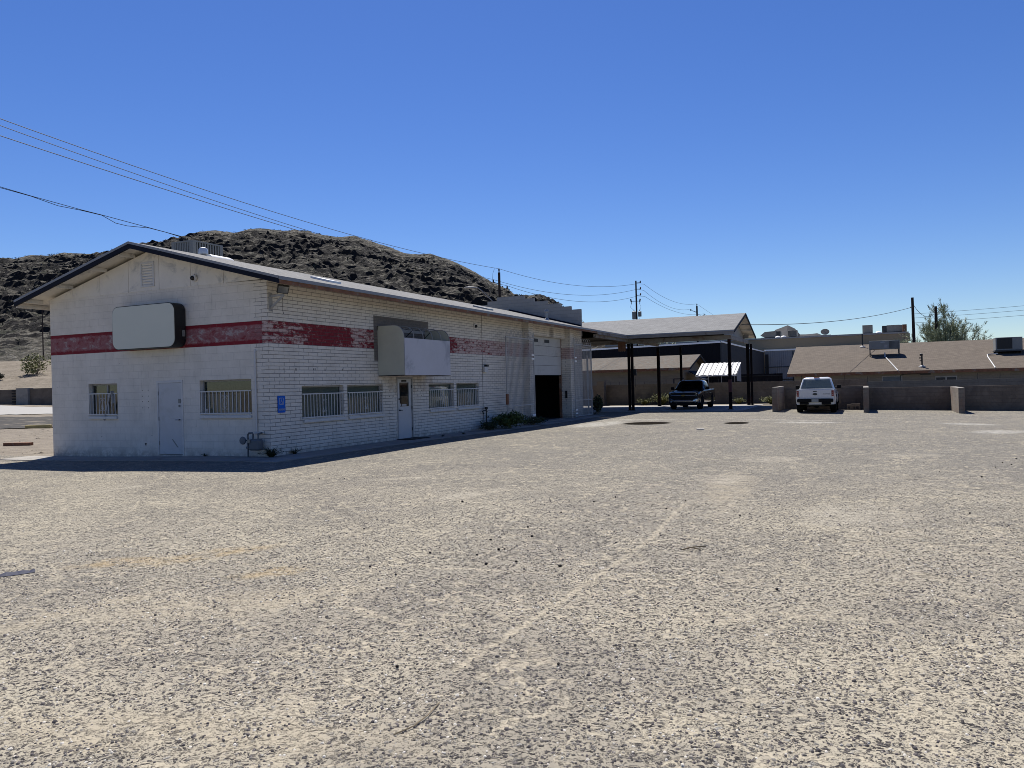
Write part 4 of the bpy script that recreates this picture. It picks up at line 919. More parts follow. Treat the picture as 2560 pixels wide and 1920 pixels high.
    for s in (-1, 1):
        for c in yw:
            x = s*(hw-.15+flare*.6); w = thing('wheel', None, None, (x, c, zc)); w.parent = t
            tp = [(r*.62,-.13),(r*.93,-.14),(r*.985,-.11),(r,-.05),(r,.05),(r*.985,.11),(r*.93,.14),(r*.62,.13)]
            build('tyre', MB().lathe((x,c,zc), tp, 'x', 28), M.blackr, w, smooth=True)
            rm = MB().lathe((x,c,zc), [(r*.60,-.10),(r*.60,.10),(r*.54,.11),(r*.50,.05),(r*.16,.09),(.02,.10)] if s > 0 else [(r*.60,.10),(r*.60,-.10),(r*.54,-.11),(r*.50,-.05),(r*.16,-.09),(.02,-.10)], 'x', 20)
            for k in range(6):
                q = 2*pi*k/6; rm.bar((x+s*.09,c+.05*cos(q),zc+.05*sin(q)),(x+s*.09,c+r*.56*cos(q),zc+r*.56*sin(q)),.05,.03,(1,0,0))
            build('rim', rm, M.rim, w)
    if front:
        b = .80*hw
        build('grille', MB().box(-b,b,-.03,.05,.70,1.035), M.plast, t)
        g = MB()
        for k in range(7): g.box(-b*.97,b*.97,-.036,-.03,.725+.042*k,.737+.042*k)
        build('grille_mesh', g, M.black, t)
        build('grille_bar', MB().box(-b,b,-.07,-.02,1.035,1.085), M.chrome, t, bevel=.012); build('grille_bar', MB().box(-b*.95,b*.95,-.075,-.03,.865,.91), M.chrome, t, bevel=.012)
        build('emblem', MB().prism([(-.13,-.077,.875),(-.05,-.077,.875),(-.05,-.077,.845),(.06,-.077,.845),(.06,-.077,.875),(.14,-.077,.875),(.12,-.077,.915),(.05,-.077,.915),(.05,-.077,.935),(-.06,-.077,.935),(-.06,-.077,.915),(-.12,-.077,.915)], (0,-.012,0)), M.gold, t)
        for s in (-1, 1):
            h = build('headlight', MB().prism([(s*b*.93,-.035,.84),(s*hw*.92,.03,.85),(s*hw*.935,.06,1.02),(s*hw*.90,.01,1.035),(s*b*.93,-.035,1.02)], (0,.05,0)), M.lamp, t)
            build('bezel', MB().prism([(s*b*.96,-.04,.93),(s*hw*.90,.0,.935),(s*hw*.90,.0,.945),(s*b*.96,-.04,.942)], (0,.02,0)), M.plast, h)
            build('fog_lamp', MB().lathe((s*.76,-.085,.50), [(.06,.03),(.065,-.01),(.05,-.02),(.0,-.022)], 'y', 14), M.lamp, t, smooth=True)
            build('hood_ridge', MB().tube([(s*.62,.12,1.10),(s*.55,.7,1.185),(s*.60,1.55,1.235)], .022, 6), paint, t, smooth=True)
            build('tow_hook', MB().box(s*.42-.03,s*.42+.03,-.11,-.05,.36,.42), M.black, t)
        # chrome bumper with the raised outer ends
        bp = [(-hw*.94,.50),(-hw*.95,.70),(-.86,.74),(-.70,.66),(-.60,.60),(.60,.60),(.70,.66),(.86,.74),(hw*.95,.70),(hw*.94,.50),(.66,.50),(.60,.47),(-.60,.47),(-.66,.50)]
        build('bumper', MB().loft([[(x,.10+.10*abs(x)**3,z) for x,z in bp], [(x*.995,-.09+.14*abs(x)**4,z) for x,z in bp]]), M.chrome, t, bevel=.012)
        build('bumper_strip', MB().box(-.60,.60,-.10,-.088,.50,.56), M.chrome, t)
        build('air_dam', MB().box(-.85,.85,-.05,.25,.26,.468), M.plast, t, bevel=.02)
    else:
        y = L; b = hw*.955
        tg = build('tailgate', MB().box(-b*.86,b*.86,y-.02,y+.022,.74+lift*.5,belt(L)-.02), paint, t, bevel=.018)
        build('handle', MB().box(-.09,.09,y+.020,y+.032,belt(L)-.13,belt(L)-.09), M.plast, tg)
        e = MB(); e.lathe((0,y+.022,.98+lift*.5), [(.001,.012),(.055,.011),(.058,.006),(.058,0)], 'y', 20)
        e.v = [(v[0]*2.1, v[1], v[2]) for v in e.v]; build('emblem', e, M.emb_, tg, smooth=True)
        rows = [(-1,0,0),(0,0,1),(0,1,0)]
        m4 = Matrix.Translation((-.56, y+.0225, .98+lift*.5)) @ Matrix(((-1,0,0,0),(0,0,1,0),(0,1,0,0),(0,0,0,1)))
        text('lettering', 'RAPTOR', .075, M.emb_, tg, m4 @ Matrix.Diagonal((1.15,1,1,1)), .004)
        for s in (-1, 1):
            tl = build('taillight', MB().box(s*b*.88 if s > 0 else s*b*1.0, s*b*1.0 if s > 0 else s*b*.88, y-.12, y+.012, .86+lift*.5, belt(L)-.07), M.tail, t, bevel=.012)
            c = s*b*.94; build('light_bar', MB().box(c-.035,c+.035,y+.0125,y+.017,.93+lift*.5,.95+lift*.5).box(c-.035,c+.035,y+.0125,y+.017,1.06+lift*.5,1.075+lift*.5), M.trim, tl)
            build('mud_flap', MB().box(s*(hw-.15)-.14,s*(hw-.15)+.14,L-.72,L-.70,.22,.60), M.blackr, t)
        bm = MB().box(-hw*.93,hw*.93,y-.10,y+.14,.56+lift*.5,.735+lift*.5); build('bumper', bm, M.plast, t, bevel=.03)
        build('bumper_skid', MB().box(-hw*.80,-.32,y+.0,y+.10,.44+lift*.5,.559+lift*.5).box(.32,hw*.80,y+.0,y+.10,.44+lift*.5,.559+lift*.5), M.plast, t, bevel=.02)
        build('licence_plate', MB().box(-.17,.17,y+.141,y+.15,.575+lift*.5,.72+lift*.5), M.plate, t)
        build('axle', MB().tube([(-.8,yw[1],zc-.03),(.8,yw[1],zc-.03)], .06, 8).lathe((0,yw[1],zc-.03), [(.02,-.16),(.15,-.08),(.15,.08),(.02,.16)], 'y', 12), M.black, t)
        build('brake_lamp', MB().box(-.14,.14,yb1-.33,yb1-.26,zr+.02,zr+.045), M.tail, t)
        rl = MB()
        for x in (-.62,-.2,.2,.62): rl.box(x-.05,x+.05,yb0+1.02,yb0+1.12,zr+.03,zr+.065)
        build('roof_lamp', rl, M.tail, t)
    t.location = loc; t.rotation_euler = (0,0,turn)
    return t
pickup('black pickup truck parked under the carport facing out', (4.08, 32.45, G(4,34)+.02), True, 5.75, .99, .405, M.carblk, M.chrome, .0, .0, 0)
pickup('white pickup truck with flared wheels parked in the walled bay', (12.02, 32.85, G(12,30)-.005), False, 5.2, .955, .415, M.carwht, M.plast, .07, .06, pi)

# ------------------------------------------------------------------ block walls of the bays and the lot line
def wall_x(label, x0, x1, y, z1, m, name='block_wall', th=.2, cap=None, steps=None):
    t = thing(name, label, 'wall', ((x0+x1)/2, y, G((x0+x1)/2, y)))
    mb = MB(); xs = [x0]+[s[0] for s in (steps or [])]+[x1]; zs = [z1]+[s[1] for s in (steps or [])]
    for a, b, z in zip(xs[:-1], xs[1:], zs): mb.box(a, b, y, y+th, -.9, z)
    build('masonry', mb, m, t); 
    if cap:
        c = MB()
        for a, b, z in zip(xs[:-1], xs[1:], zs): c.box(a-.01, b, y-.012, y+th+.012, z+.001, z+.045)
        build('coping', c, cap, t)
    return t
M.cap = simple('worn_wall_cap', (.45,.41,.36), .9, var=.15, scale=4)
wall_x('low grey brown block wall closing the parking bays', 10.0, 15.9, 33.2, 1.20, M.tanwall, steps=[(14.6, 1.06)], cap=None)
wall_x('long low grey brown block wall between the bay piers and beyond', 15.901, 46, 33.2, 1.06, M.tanwall, cap=None)
def pier(x0, x1, y0, label, z1):
    t = thing('wall_pier', label, 'wall', ((x0+x1)/2, (y0+33.19)/2, G(x0, 31)))
    build('masonry', MB().box(x0, x1, y0, 33.195, -.7, z1), M.tanwally, t, bevel=.012); build('coping', MB().box(x0+.004, x1-.004, y0+.004, 33.19, z1+.001, z1+.012), M.cap, t)
pier(9.72, 10.0, 29.0, 'reddish stained block side wall between the carport and the white pickup', 1.24)
pier(14.33, 14.6, 29.0, 'tan block side wall between the white pickup and the empty bay', 1.14)
pier(18.72, 19.0, 29.0, 'tan block side wall between the two empty bays', 1.03)
for x, y, w, lab in ((13.62,32.7,.16,'small loose concrete block at the foot of the bay wall'),(13.9,32.72,.24,'larger loose concrete block at the foot of the bay wall')):
    g = G(x, y); tag(build('concrete_block', MB().wall((x-w,y-.1,g), (1,0,0), (0,-1,0), 2*w, .24+w*.5, .16, [(.05,w-.02,.05,.2),(w+.02,2*w-.05,.05,.2)]), M.cblock, loc=(x,y,g)), lab, 'block')
wall_x('taller grey brown block wall behind the carport', -9.5, 14.57, 44.2, 1.53, M.tanwall)
wall_x('long blue grey block wall behind the parking bays', 14.571, 48, 44.22, 1.345, M.greywall)
tag(build('wall_post', MB().box(-5.2,-4.6,43.5,44.1,-.6,1.85), M.tanwall, loc=(-4.9,43.8,0)), 'short brown block post on the lot line behind the gate leaf', 'post')
for i in range(14):
    x = -4.2+i*.92+random.uniform(-.3,.3)
    tag(build('rebar_stub', MB().tube([(x,44.3,1.53),(x+random.uniform(-.03,.03),44.3,1.53+random.uniform(.2,.38))], .012, 4), M.black, loc=(x,44.3,1.53)), 'thin dark rebar stub rising from the block wall behind the carport', 'rebar', 'rebar stubs along the back wall')

# ------------------------------------------------------------------ houses and sheds behind
def gable_house(label, x0, x1, ye, ze, yr, zr, yb, m_roof, over, zbase):
    t = thing('brick_house' if False else 'house', label, 'house', ((x0+x1)/2, (ye+yb)/2, zbase))
    th = .06
    build('roof', MB().prism([(x0,ye,ze),(x0,yr,zr),(x0,yr,zr+th),(x0,ye,ze+th)], (x1-x0,0,0)), m_roof, t)
    build('roof', MB().prism([(x0,yr+.001,zr),(x0,yb,ze),(x0,yb,ze+th),(x0,yr+.001,zr+th)], (x1-x0,0,0)), m_roof, t)
    build('fascia', MB().box(x0+.02, x1-.02, ye-.03, ye-.001, ze-.16, ze+.05), M.wood, t)
    for x in (x0, x1-.03):
        build('rake_board', MB().prism([(x,ye,ze-.14),(x,yr,zr-.14),(x,yr,zr-.001),(x,ye,ze-.001)], (.03,0,0)), M.navy, t); build('rake_board', MB().prism([(x,yb,ze-.14),(x,yr,zr-.14),(x,yr,zr-.001),(x,yb,ze-.001)], (.03,0,0)), M.navy, t)
    wy = ye+.55; k = (zr-ze)/(yr-ye); zw = ze+k*.55-.02
    mb = MB().box(x0+over, x1-over, wy, wy+.2, zbase-.4, zw).box(x0+over, x1-over, yb-.75, yb-.55, zbase-.4, zw)
    for x in (x0+over, x1-over-.2): mb.prism([(x,wy+.2,zbase-.4),(x,yb-.75,zbase-.4),(x,yb-.75,zw),(x,yr,zr-.05),(x,wy+.2,zw)], (.2,0,0))
    build('wall', mb, M.houseblk, t); build('soffit', MB().box(x0+.05, x1-.05, ye, wy, ze-.155, ze-.13), M.ply, t)
    return t, wy
HR, wy = gable_house('cream block house with a long brown shingle roof behind the bays', 8.81, 46, 49, 2.0, 58.9, 4.45, 68.8, M.roofb, .5, -.45)
w = build('window', MB().box(15.6,17.0,wy-.03,wy-.001,.9,1.72), M.trim, HR); build('pane', MB().box(15.67,16.93,wy-.036,wy-.031,.97,1.65), M.gasm, w)
w = build('window', MB().box(19.2,20.6,wy-.03,wy-.001,1.25,1.6), M.trim, HR); build('pane', MB().box(19.25,19.85,wy-.036,wy-.031,1.28,1.5).box(19.95,20.55,wy-.036,wy-.031,1.28,1.5), M.fin, w)
build('conduit', MB().tube([(16.9,wy-.04,1.3),(16.9,wy-.04,1.72),(17.1,wy-.05,1.8),(18.6,wy-.05,1.82)], .03, 6).box(18.2,18.9,wy-.08,wy-.001,1.72,1.86), M.fin, HR)
roofR = lambda y: 2.06+(y-49)*2.45/9.9
for i, x in enumerate([10.2,11.6,13.1,14.6,18.0,21.3,22.6,24.2,25.6,27.1]):
    tag(build('rebar_stub', MB().tube([(x,44.32,1.345 if x > 14.57 else 1.53),(x+.02,44.32,1.75 if x > 14.57 else 1.9)], .012, 4), M.black, loc=(x,44.32,1.35)), 'thin dark rebar stub on the wall in front of the brown roofed house', 'rebar', 'rebar stubs in front of the brown roof')
# package units on the brown roof
def package_unit(x0, x1, y0, y1, zb, h, label, open_left=False):
    t = thing('package_unit', label, 'air conditioner', ((x0+x1)/2, (y0+y1)/2, zb))
    build('cabinet', MB().box(x0,x1,y0,y1,zb,zb+h), M.acg if not open_left else M.acg, t, bevel=.02)
    if open_left:
        build('coil', MB().box(x0+.10,x0+(x1-x0)*.62,y0-.012,y0-.001,zb+.1,zb+h-.06), M.black, t)
        build('tray', MB().box(x0-.08,x1+.1,y0-.10,y1,zb-.10,zb-.001), M.fin, t)
    else:
        s = MB()
        for k in range(9): u = x0+(x1-x0)*(.66+.32*k/9); s.box(u,u+.03,y0-.02,y0-.001,zb+.06,zb+h-.05)
        build('louvre', s, M.fin, t)
        build('panel', MB().box(x0+(x1-x0)*.5,x0+(x1-x0)*.6,y0-.01,y0-.001,zb+.1,zb+h*.55), M.trim, t); build('badge', MB().box(x0+.85,x0+1.15,y0-.01,y0-.001,zb+h-.16,zb+h-.09), M.signw, t)
    lg = MB()
    for x in (x0+.06, x1-.06):
        for y in (y0+.08, y1-.08): lg.box(x-.04,x+.04,y-.04,y+.04,roofR(y)-.02,zb-.0 if not open_left else zb-.10)
        lg.box(x-.04,x+.04,y0,y1,zb-.08-.03,zb-.001) if not open_left else None
    build('stand', lg, M.fin, t)
package_unit(14.8, 17.05, 53.9, 55.0, roofR(55.0)+.34, .70, 'beige package unit with louvres on stands on the brown roof')
package_unit(23.6, 25.35, 53.4, 54.6, roofR(54.6)-.0, .98, 'grey package unit with an open dark side on the brown roof', True)
for pts, lab in (([(15.95,54.0,roofR(54)+.3),(15.95,53.7,roofR(53.7)+.06),(16.7,49.0,2.10)],'white drain pipe sloping down the brown roof below the louvred unit'),([(23.7,53.2,roofR(53.2)+.10),(23.0,53.1,roofR(53.1)+.08),(22.95,52.5,roofR(52.5)+.05),(22.97,49.0,2.10)],'white drain pipe sloping down the brown roof below the open unit')):
    tag(build('drain_pipe', MB().tube(pts, .045, 6), M.pvc, loc=pts[-1]), lab, 'pipe')
for x, y, h, lab in ((18.38,50.1,.95,'dark stepped vent stack low on the brown roof'),(14.3,57.9,1.15,'thin dark vent pipe near the brown roof ridge')):
    t = thing('vent_stack', lab, 'vent', (x,y,roofR(y))); z = roofR(y)
    build('pipe', MB().tube([(x,y,z-.05),(x,y,z+h)], .055, 8), M.black, t)
    build('flashing', MB().lathe((x,y,z), [(.26,-.05),(.24,.03),(.08,.12)], n=10), M.trim, t)
    if h < 1: build('cap', MB().lathe((x-.04,y,z+h-.12), [(.09,0),(.11,.04),(.11,.14),(.05,.17)], n=10).box(x-.20,x+.02,y-.04,y+.04,z+h-.32,z+h-.24).box(x-.16,x+.02,y-.04,y+.04,z+h-.52,z+h-.46), M.black, t)
HL, wy = gable_house('cream house with a mottled brown shingle roof seen through the carport', -13.0, 1.45, 47.6, 2.76, 52.2, 3.93, 56.8, M.roofr, .7, -.3)
build('awning', MB().prism([(1.0,49.2,2.5),(2.2,49.2,1.75),(2.2,49.2,1.80),(1.0,49.2,2.56)], (0,4.5,0)).tube([(.2,47.2,1.9),(.2,47.2,-.3)], .05, 6).tube([(.2,47.2,1.9),(1.0,47.2,1.9)], .04, 6), M.navy, HL)
# bright corrugated patio cover
t = thing('patio_cover', 'bright white corrugated patio cover on thin posts behind the back wall', 'patio cover', (3.8, 47, -.3))
mb = MB(); n = 56
def awv(u, v): x = 2.20+3.12*u+ (0.05*v); return (x, 46+2.5*v, 2.13+.98*v+.018*sin(u*n*1.0)+(.02 if v == 0 else 0)*sin(u*40))
for i in range(n*2): 
    u0, u1 = i/(n*2), (i+1)/(n*2); mb.add([awv(u0,0),awv(u1,0),awv(u1,1),awv(u0,1)], [(0,1,2,3)])
build('sheet', mb, M.awn, t)
mb = MB()
for k in range(8): u = .06+.125*k; a, b = Vector(awv(u,0)), Vector(awv(u+.0,1)); mb.bar(a+Vector((0,0,.03)), b+Vector((0,0,.03)), .03, .02)
build('lap_joint', mb, M.fin, t)
build('side_curtain', MB().prism([(5.36,46.1,1.62),(5.36,48.4,1.55),(5.36,48.4,3.05),(5.36,46.1,2.10)], (.01,0,0)), M.corrw, t)
for x in (3.2, 4.2, 5.2): build('post', MB().tube([(x,46.1,-.35),(x,46.1,2.12)], .028, 6), M.trim, t)
build('header', MB().box(2.2,5.35,46.02,46.10,2.03,2.10), M.wht, t)
t = thing('metal_fence', 'black corrugated metal fence standing behind the patio cover', 'fence', (5, 52, -.3)); build('panel', MB().box(1.9,8.2,52,52.05,-.6,2.15), M.shed, t); build('rail', MB().box(1.9,8.2,51.95,51.999,1.95,2.02), M.black, t)
# black metal building with white edge trim, and the pale corrugated wing
t = thing('metal_building', 'large black metal building with white roof edging behind the carport', 'building', (-6, 75, -.3))
z0, z1 = 5.15, 5.38
build('wall', MB().prism([(-30,60,-.8),(1.9,60,-.8),(1.9,60,z1-.1),(-30,60,4.8)], (0,.1,0)), M.shed, t)
build('wall', MB().box(1.80,1.9,60.101,95,-.8,5.38), M.shedy, t)
build('roof', MB().prism([(-30,60,4.83),(1.9,60,z1-.07),(1.9,60,z1-.02),(-30,60,4.88)], (0,35,0)), M.shed, t)
build('roof_trim', MB().prism([(-30,59.93,4.78),(1.95,59.93,z1-.10),(1.95,59.93,z1+.06),(-30,59.93,4.95)], (0,.069,0)), M.wht, t); build('roof_trim', MB().box(1.901,1.97,59.93,95,5.32,5.47), M.wht, t)
build('corner_post', MB().box(1.88,2.02,59.9,59.999-.07,-.8,5.27), M.fin, t)
t = thing('corrugated_wing', 'pale corrugated metal wing with white edging left of the brown roof', 'building', (5, 95.5, -.3))
build('wall', MB().box(1.98,9,95.2,95.3,-.8,5.45), M.corrw, t); build('roof_trim', MB().box(1.98,9.1,95.12,95.199,5.46,5.66), M.wht, t)
build('girt', MB().box(1.98,7.5,95.10,95.199,3.2,3.3).box(1.98,7.5,95.10,95.199,1.5,1.6).box(5.6,5.72,95.10,95.199,-.5,5.3), M.black, t); build('gate_post', MB().box(2.1,2.5,94.8,95.0,-.8,5.0), M.black, t)
# flat roofed tan commercial building
KX = 1.255; cx_ = lambda x: 14.44+(x-14.44)*KX; zc_ = lambda z: 1.77+(z-1.77)*KX       # the tan building stands at y = 97
t = thing('commercial_building', 'long flat roofed tan building with rooftop equipment beyond the houses', 'building', (5, 104, -.3))
def cbox(x0, x1, y0, y1, z0, z1): return MB().box(cx_(x0), cx_(x1), y0, y1, zc_(z0), zc_(z1))
build('wall', cbox(-14,18.6,97,118,-1.,6.05), M.stucco, t); build('parapet_cap', cbox(-14.05,18.65,96.9,118.1,6.052,6.22), M.trim, t)
build('canopy', cbox(-14,18.6,96.2,96.99,4.75,4.92), M.stucco, t); build('pilaster', cbox(18.3,18.75,96.85,96.999,5.2,6.04), M.stucco, t)
build('chimney', cbox(18.1,18.5,97.4,97.8,6.222,7.0), M.wood, t)
def rtu(x0, x1, h, taper, label, fins):
    u = thing('rooftop_unit', label, 'air conditioner', (cx_((x0+x1)/2), 98.5, zc_(6.22)))
    x0, x1 = cx_(x0), cx_(x1); z0 = zc_(6.32); z1 = zc_(6.32+h); ya, yb = 98., 99.5
    if taper:
        p = [(x0,ya,z0+.28),(x0+.6,ya,z1),(x1-.55,ya,z1+.08),(x1-.55,ya,z0),(x0+.55,ya,z0)] if taper < 0 else [(x0+.55,ya,z0),(x1-.55,ya,z0),(x1,ya,z1-.2),(x1-.2,ya,z1-.03),(x1-1.,ya,z1+.05),(x0+.55,ya,z1+.04)]
        build('hood', MB().prism(p, (0,1.5,0)), M.actan, u)
        build('coil', MB().box(x1-.549,x1,ya,yb,z0,z1) if taper < 0 else MB().box(x0,x0+.549,ya,yb,z0,z1), M.fin, u)
    else:
        build('cabinet', MB().box(x0,x1,ya,yb,z0,z1), M.actan, u, bevel=.02)
        q = MB()
        for k in range(fins): w_ = x0+.1+(x1-x0-.2)*k/max(1, fins); q.box(w_,w_+.05,ya-.015,ya-.001,z0+.08,z1-.08)
        if fins: build('louvre', q, M.fin, u)
    build('curb', MB().box(x0+.12,x1-.12,ya+.1,yb-.1,zc_(6.22),z0-.001), M.fin, u)
rtu(3.85, 6.0, .62, -1, 'tan hooded rooftop unit with a pointed end near the carport gable', 0)
rtu(6.75, 7.75, .66, 0, 'ribbed cream rooftop unit in front of the distant peak', 9)
rtu(14.3, 15.3, .82, 0, 'square tan rooftop unit on the tan building above the brown roof', 0)
rtu(16.2, 18.55, .66, 1, 'long tan rooftop unit with a tapered end beside the chimney', 0)
for x, lab in ((5.75,'white dome skylight beside the hooded unit'),(6.35,'white dome skylight beside the ribbed unit'),(15.85,'white dome skylight between the two tan units')):
    c_ = (cx_(x), 97.6, zc_(6.22)); tag(build('dome_skylight', MB().lathe(c_, [(.38,0),(.35,.11),(.25,.2),(.0,.25)], n=14), M.wht, loc=c_, smooth=True), lab, 'skylight')
dx, dz = cx_(10.7), zc_(6.22)
t = thing('satellite_dish', 'tan satellite dish on the flat roof of the tan building', 'dish', (dx, 98, dz))
build('dish', MB().loft([[(dx+.56*k*cos(q)-.12*k*k, 98-.25*k*k, dz+.52+.40*k*sin(q)) for q in [2*pi*j/16 for j in range(16)]] for k in (.05,.5,1)]), M.actan, t, smooth=True); build('mast', MB().tube([(dx,98.03,dz),(dx,98.03,dz+.5)], .05, 6).box(dx-.5,dx+.6,97.9,98.4,dz+.001,dz+.12), M.trim, t)
t = thing('dark_shed', 'low dark flat shed roof behind the brown roof ridge', 'shed', (22, 72, 0)); build('roof', MB().box(18.9,24.6,71,74,4.42,4.55), M.black, t); build('wall', MB().box(19.1,24.4,71.4,73.8,-.6,4.41), M.stucco, t)

# ------------------------------------------------------------------ utility poles and lines
def upole(x, y, top, label, r=.13, lean=0):
    t = thing('utility_pole', label, 'utility pole', (x, y, G(x,y)-.2))
    build('pole', MB().tube([(x,y,-.5),(x+lean,y,top)], [r*1.25, r*.85], 10), M.pole, t, smooth=True); return t
def insul(t, p, q):
    build('arm', MB().bar(p, q, .05, .05), M.pole, t); c = Vector(q)
    build('insulator', MB().lathe(c, [(.03,-.05),(.07,.0),(.05,.05),(.08,.09),(.05,.13),(.06,.17),(.02,.21)], n=10), M.porc, t, smooth=True)
A = upole(-11.08, 38.13, 10.45, 'dark wooden utility pole rising behind the stepped fire wall', .11)
insul(A, (-11.08,38.13,10.4), (-11.08,38.13,10.56)); insul(A, (-11.08,38.13,9.55), (-11.5,37.94,9.72)); insul(A, (-11.08,38.13,9.0), (-10.5,38.3,9.2))
build('jumper', MB().tube([(-11.35,37.9,10.75),(-11.5,37.9,10.4),(-11.55,37.92,9.95)], .012, 4), M.wire, A)
B = upole(-6.53, 61.06, 12.0, 'tall utility pole carrying two grey transformers behind the carport roof', .088)
for z in (11.78, 11.14, 10.52): insul(B, (-6.53,61.06,z), (-6.12,61.24,z+.02))
build('cutout_arm', MB().bar((-7.02,60.83,9.93),(-6.2,61.2,9.93),.05,.05), M.pole, B)
for q, x, y, tx, ty, tz, r, h in ((-1,-7.0,60.84,-6.77,60.94,8.10,.20,.76),(1,-6.22,61.2,-6.24,61.2,8.36,.17,.50)):
    build('fuse_cutout', MB().bar((x,y,9.86),(x+.06*q,y,10.16),.07,.12).bar((x,y,9.62),(x+.01,y,9.86),.05,.05), M.porc, B)
    tr = build('transformer', MB().lathe((tx,ty,tz), [(r*.96,0),(r,.03),(r,h-.06),(r*1.08,h-.05),(r*1.08,h-.01),(r*.6,h+.03),(0,h+.04)], n=18), M.trans, B, smooth=True)
    build('bushing', MB().lathe((tx,ty,tz+h+.02), [(.03,-.02),(.05,.04),(.03,.08),(.045,.12),(.02,.2)], n=8), M.porc, tr)
    build('lead', MB().tube([(x,y,9.62),(x+.12*q,y,9.35),(tx+.05*q,ty,tz+h+.18)], .01, 4), M.wire, B)
    build('drop', MB().tube([(tx-.1,ty,tz+.05),(tx-.06,ty,tz-.3),(-6.5,61.05,tz-.5)], .012, 4), M.wire, B)
Cp = upole(-6.4, 91.87, 11.95, 'distant dark pole top seen over the carport ridge'); insul(Cp, (-6.4,91.87,11.9), (-6.4,91.87,12.05)); insul(Cp, (-6.4,91.87,11.1), (-7.2,91.6,11.35)); insul(Cp, (-6.4,91.87,10.4), (-5.5,92.2,10.65))
Dp = upole(19.1, 72.3, 9.55, 'plain wooden pole standing before the palo verde tree', .15, -.12)
build('bracket', MB().box(18.75,19.1,72.2,72.3,8.55,8.62), M.black, Dp)
Ep = upole(21.35, 76.5, 8.85, 'shorter wooden pole standing within the palo verde tree', .15)
t = thing('street_lamp', 'pale cobra head street lamp before the dark hill slope', 'street lamp', (-11.3, 39.5, 0))
build('pole', MB().tube([(-11.2,39.6,-.4),(-11.2,39.6,7.6)], [.09,.07], 8), M.steel, t); build('arm', MB().tube([(-11.2,39.6,7.5),(-12.0,38.9,8.3),(-12.75,38.4,9.2),(-13.0,38.2,9.42)], .045, 6), M.steel, t, smooth=True)
build('head', MB().loft([[(-13.0-.95*u+.0,38.15-.35*u+w_*cos(q),9.42+.05*u+.6*w_*sin(q)) for q in [2*pi*j/8 for j in range(8)]] for u, w_ in ((0,.07),(.3,.14),(.7,.17),(1,.06))]), M.trim, t, smooth=True)
def cat(a, b, sag, n=20):
    a, b = Vector(a), Vector(b); return [a.lerp(b, i/n)-Vector((0,0,4*sag*(i/n)*(1-i/n))) for i in range(n+1)]
def line(label, spans, r=.011, name='power_line'):
    pts = []
    for a, b, s in spans: q = cat(a, b, s); pts += q if not pts else q[1:]
    return tag(build(name, MB().tube(pts, r, 5), M.wire, loc=pts[-1]), label, 'cable')
line('topmost power line crossing the sky above the hill to the transformer pole', [((-12.47,-2.04,11.6),(-11.08,38.13,10.74),.70),((-11.08,38.13,10.74),(-6.4,61.1,11.7),.75),((-6.12,61.24,11.95),(-6.4,91.87,12.25),.85),((-6.4,91.87,12.25),(-4,130,11),.8)], .014)
line('middle power line crossing the sky above the hill to the transformer pole', [((-14.72,-.87,12.2),(-11.5,37.94,9.92),.60),((-11.5,37.94,9.92),(-6.4,61.1,11.15),.9),((-6.12,61.24,11.31),(-7.2,91.6,11.55),.85),((-7.2,91.6,11.55),(-5,130,10.4),.8)], .014)
line('lowest power line crossing the sky above the hill to the transformer pole', [((-10.23,-3.22,10.2),(-10.5,38.3,9.4),.40),((-10.5,38.3,9.4),(-6.4,61.1,10.45),.9),((-6.12,61.24,10.69),(-5.5,92.2,10.85),.85),((-5.5,92.2,10.85),(-3.5,130,9.8),.8)], .014)
line('black cable from the plain wooden pole down to the carport gable', [((19.0,72.2,8.58),(7.2,36.2,5.3),.5)], .022, 'service_cable')
line('black cable slung between the plain pole and the pole in the tree', [((19.1,72.3,8.75),(21.35,76.5,8.2),.75)], .022, 'service_cable')
line('black cable dropping from the pole in the tree behind the roof', [((21.4,76.5,8.7),(30,84,4.4),.6)], .022, 'service_cable')
for k, (z, l) in enumerate(((9.2,'highest thin line leaving the tree toward the far edge'),(8.6,'second thin line leaving the tree toward the far edge'),(7.9,'lowest thin line leaving the tree toward the far edge'))):
    line(l, [((21,110,z+1.3),(62,108,z+3.4),.5)], .02, 'distant_cable')
for pts, l in (([(-12.27,-.3,9.1),(-11.24,.17,8.69),(-10.31,.59,8.36),(-8.84,1.26,7.87),(-8.22,1.54,7.68),(-6.81,2.18,7.22),(-5.9,2.6,6.92),(-5.6,2.9,6.62)],'taut service cable from the edge of the sky to the rooftop cooler'),([(-12.27,-.3,9.04),(-11.24,.17,8.66),(-10.31,.59,8.35),(-9.53,.95,8.02),(-8.84,1.26,7.85),(-8.22,1.54,7.67),(-7.81,1.72,7.4),(-7.47,1.88,7.3),(-6.81,2.18,7.21),(-6.33,2.4,7.06),(-5.9,2.6,6.90),(-5.6,2.88,6.62)],'looping slack cable wound along the rooftop service cable')):
    tag(build('service_cable', MB().tube(pts, .010, 5), M.wire, loc=pts[-1], smooth=True), l, 'cable')

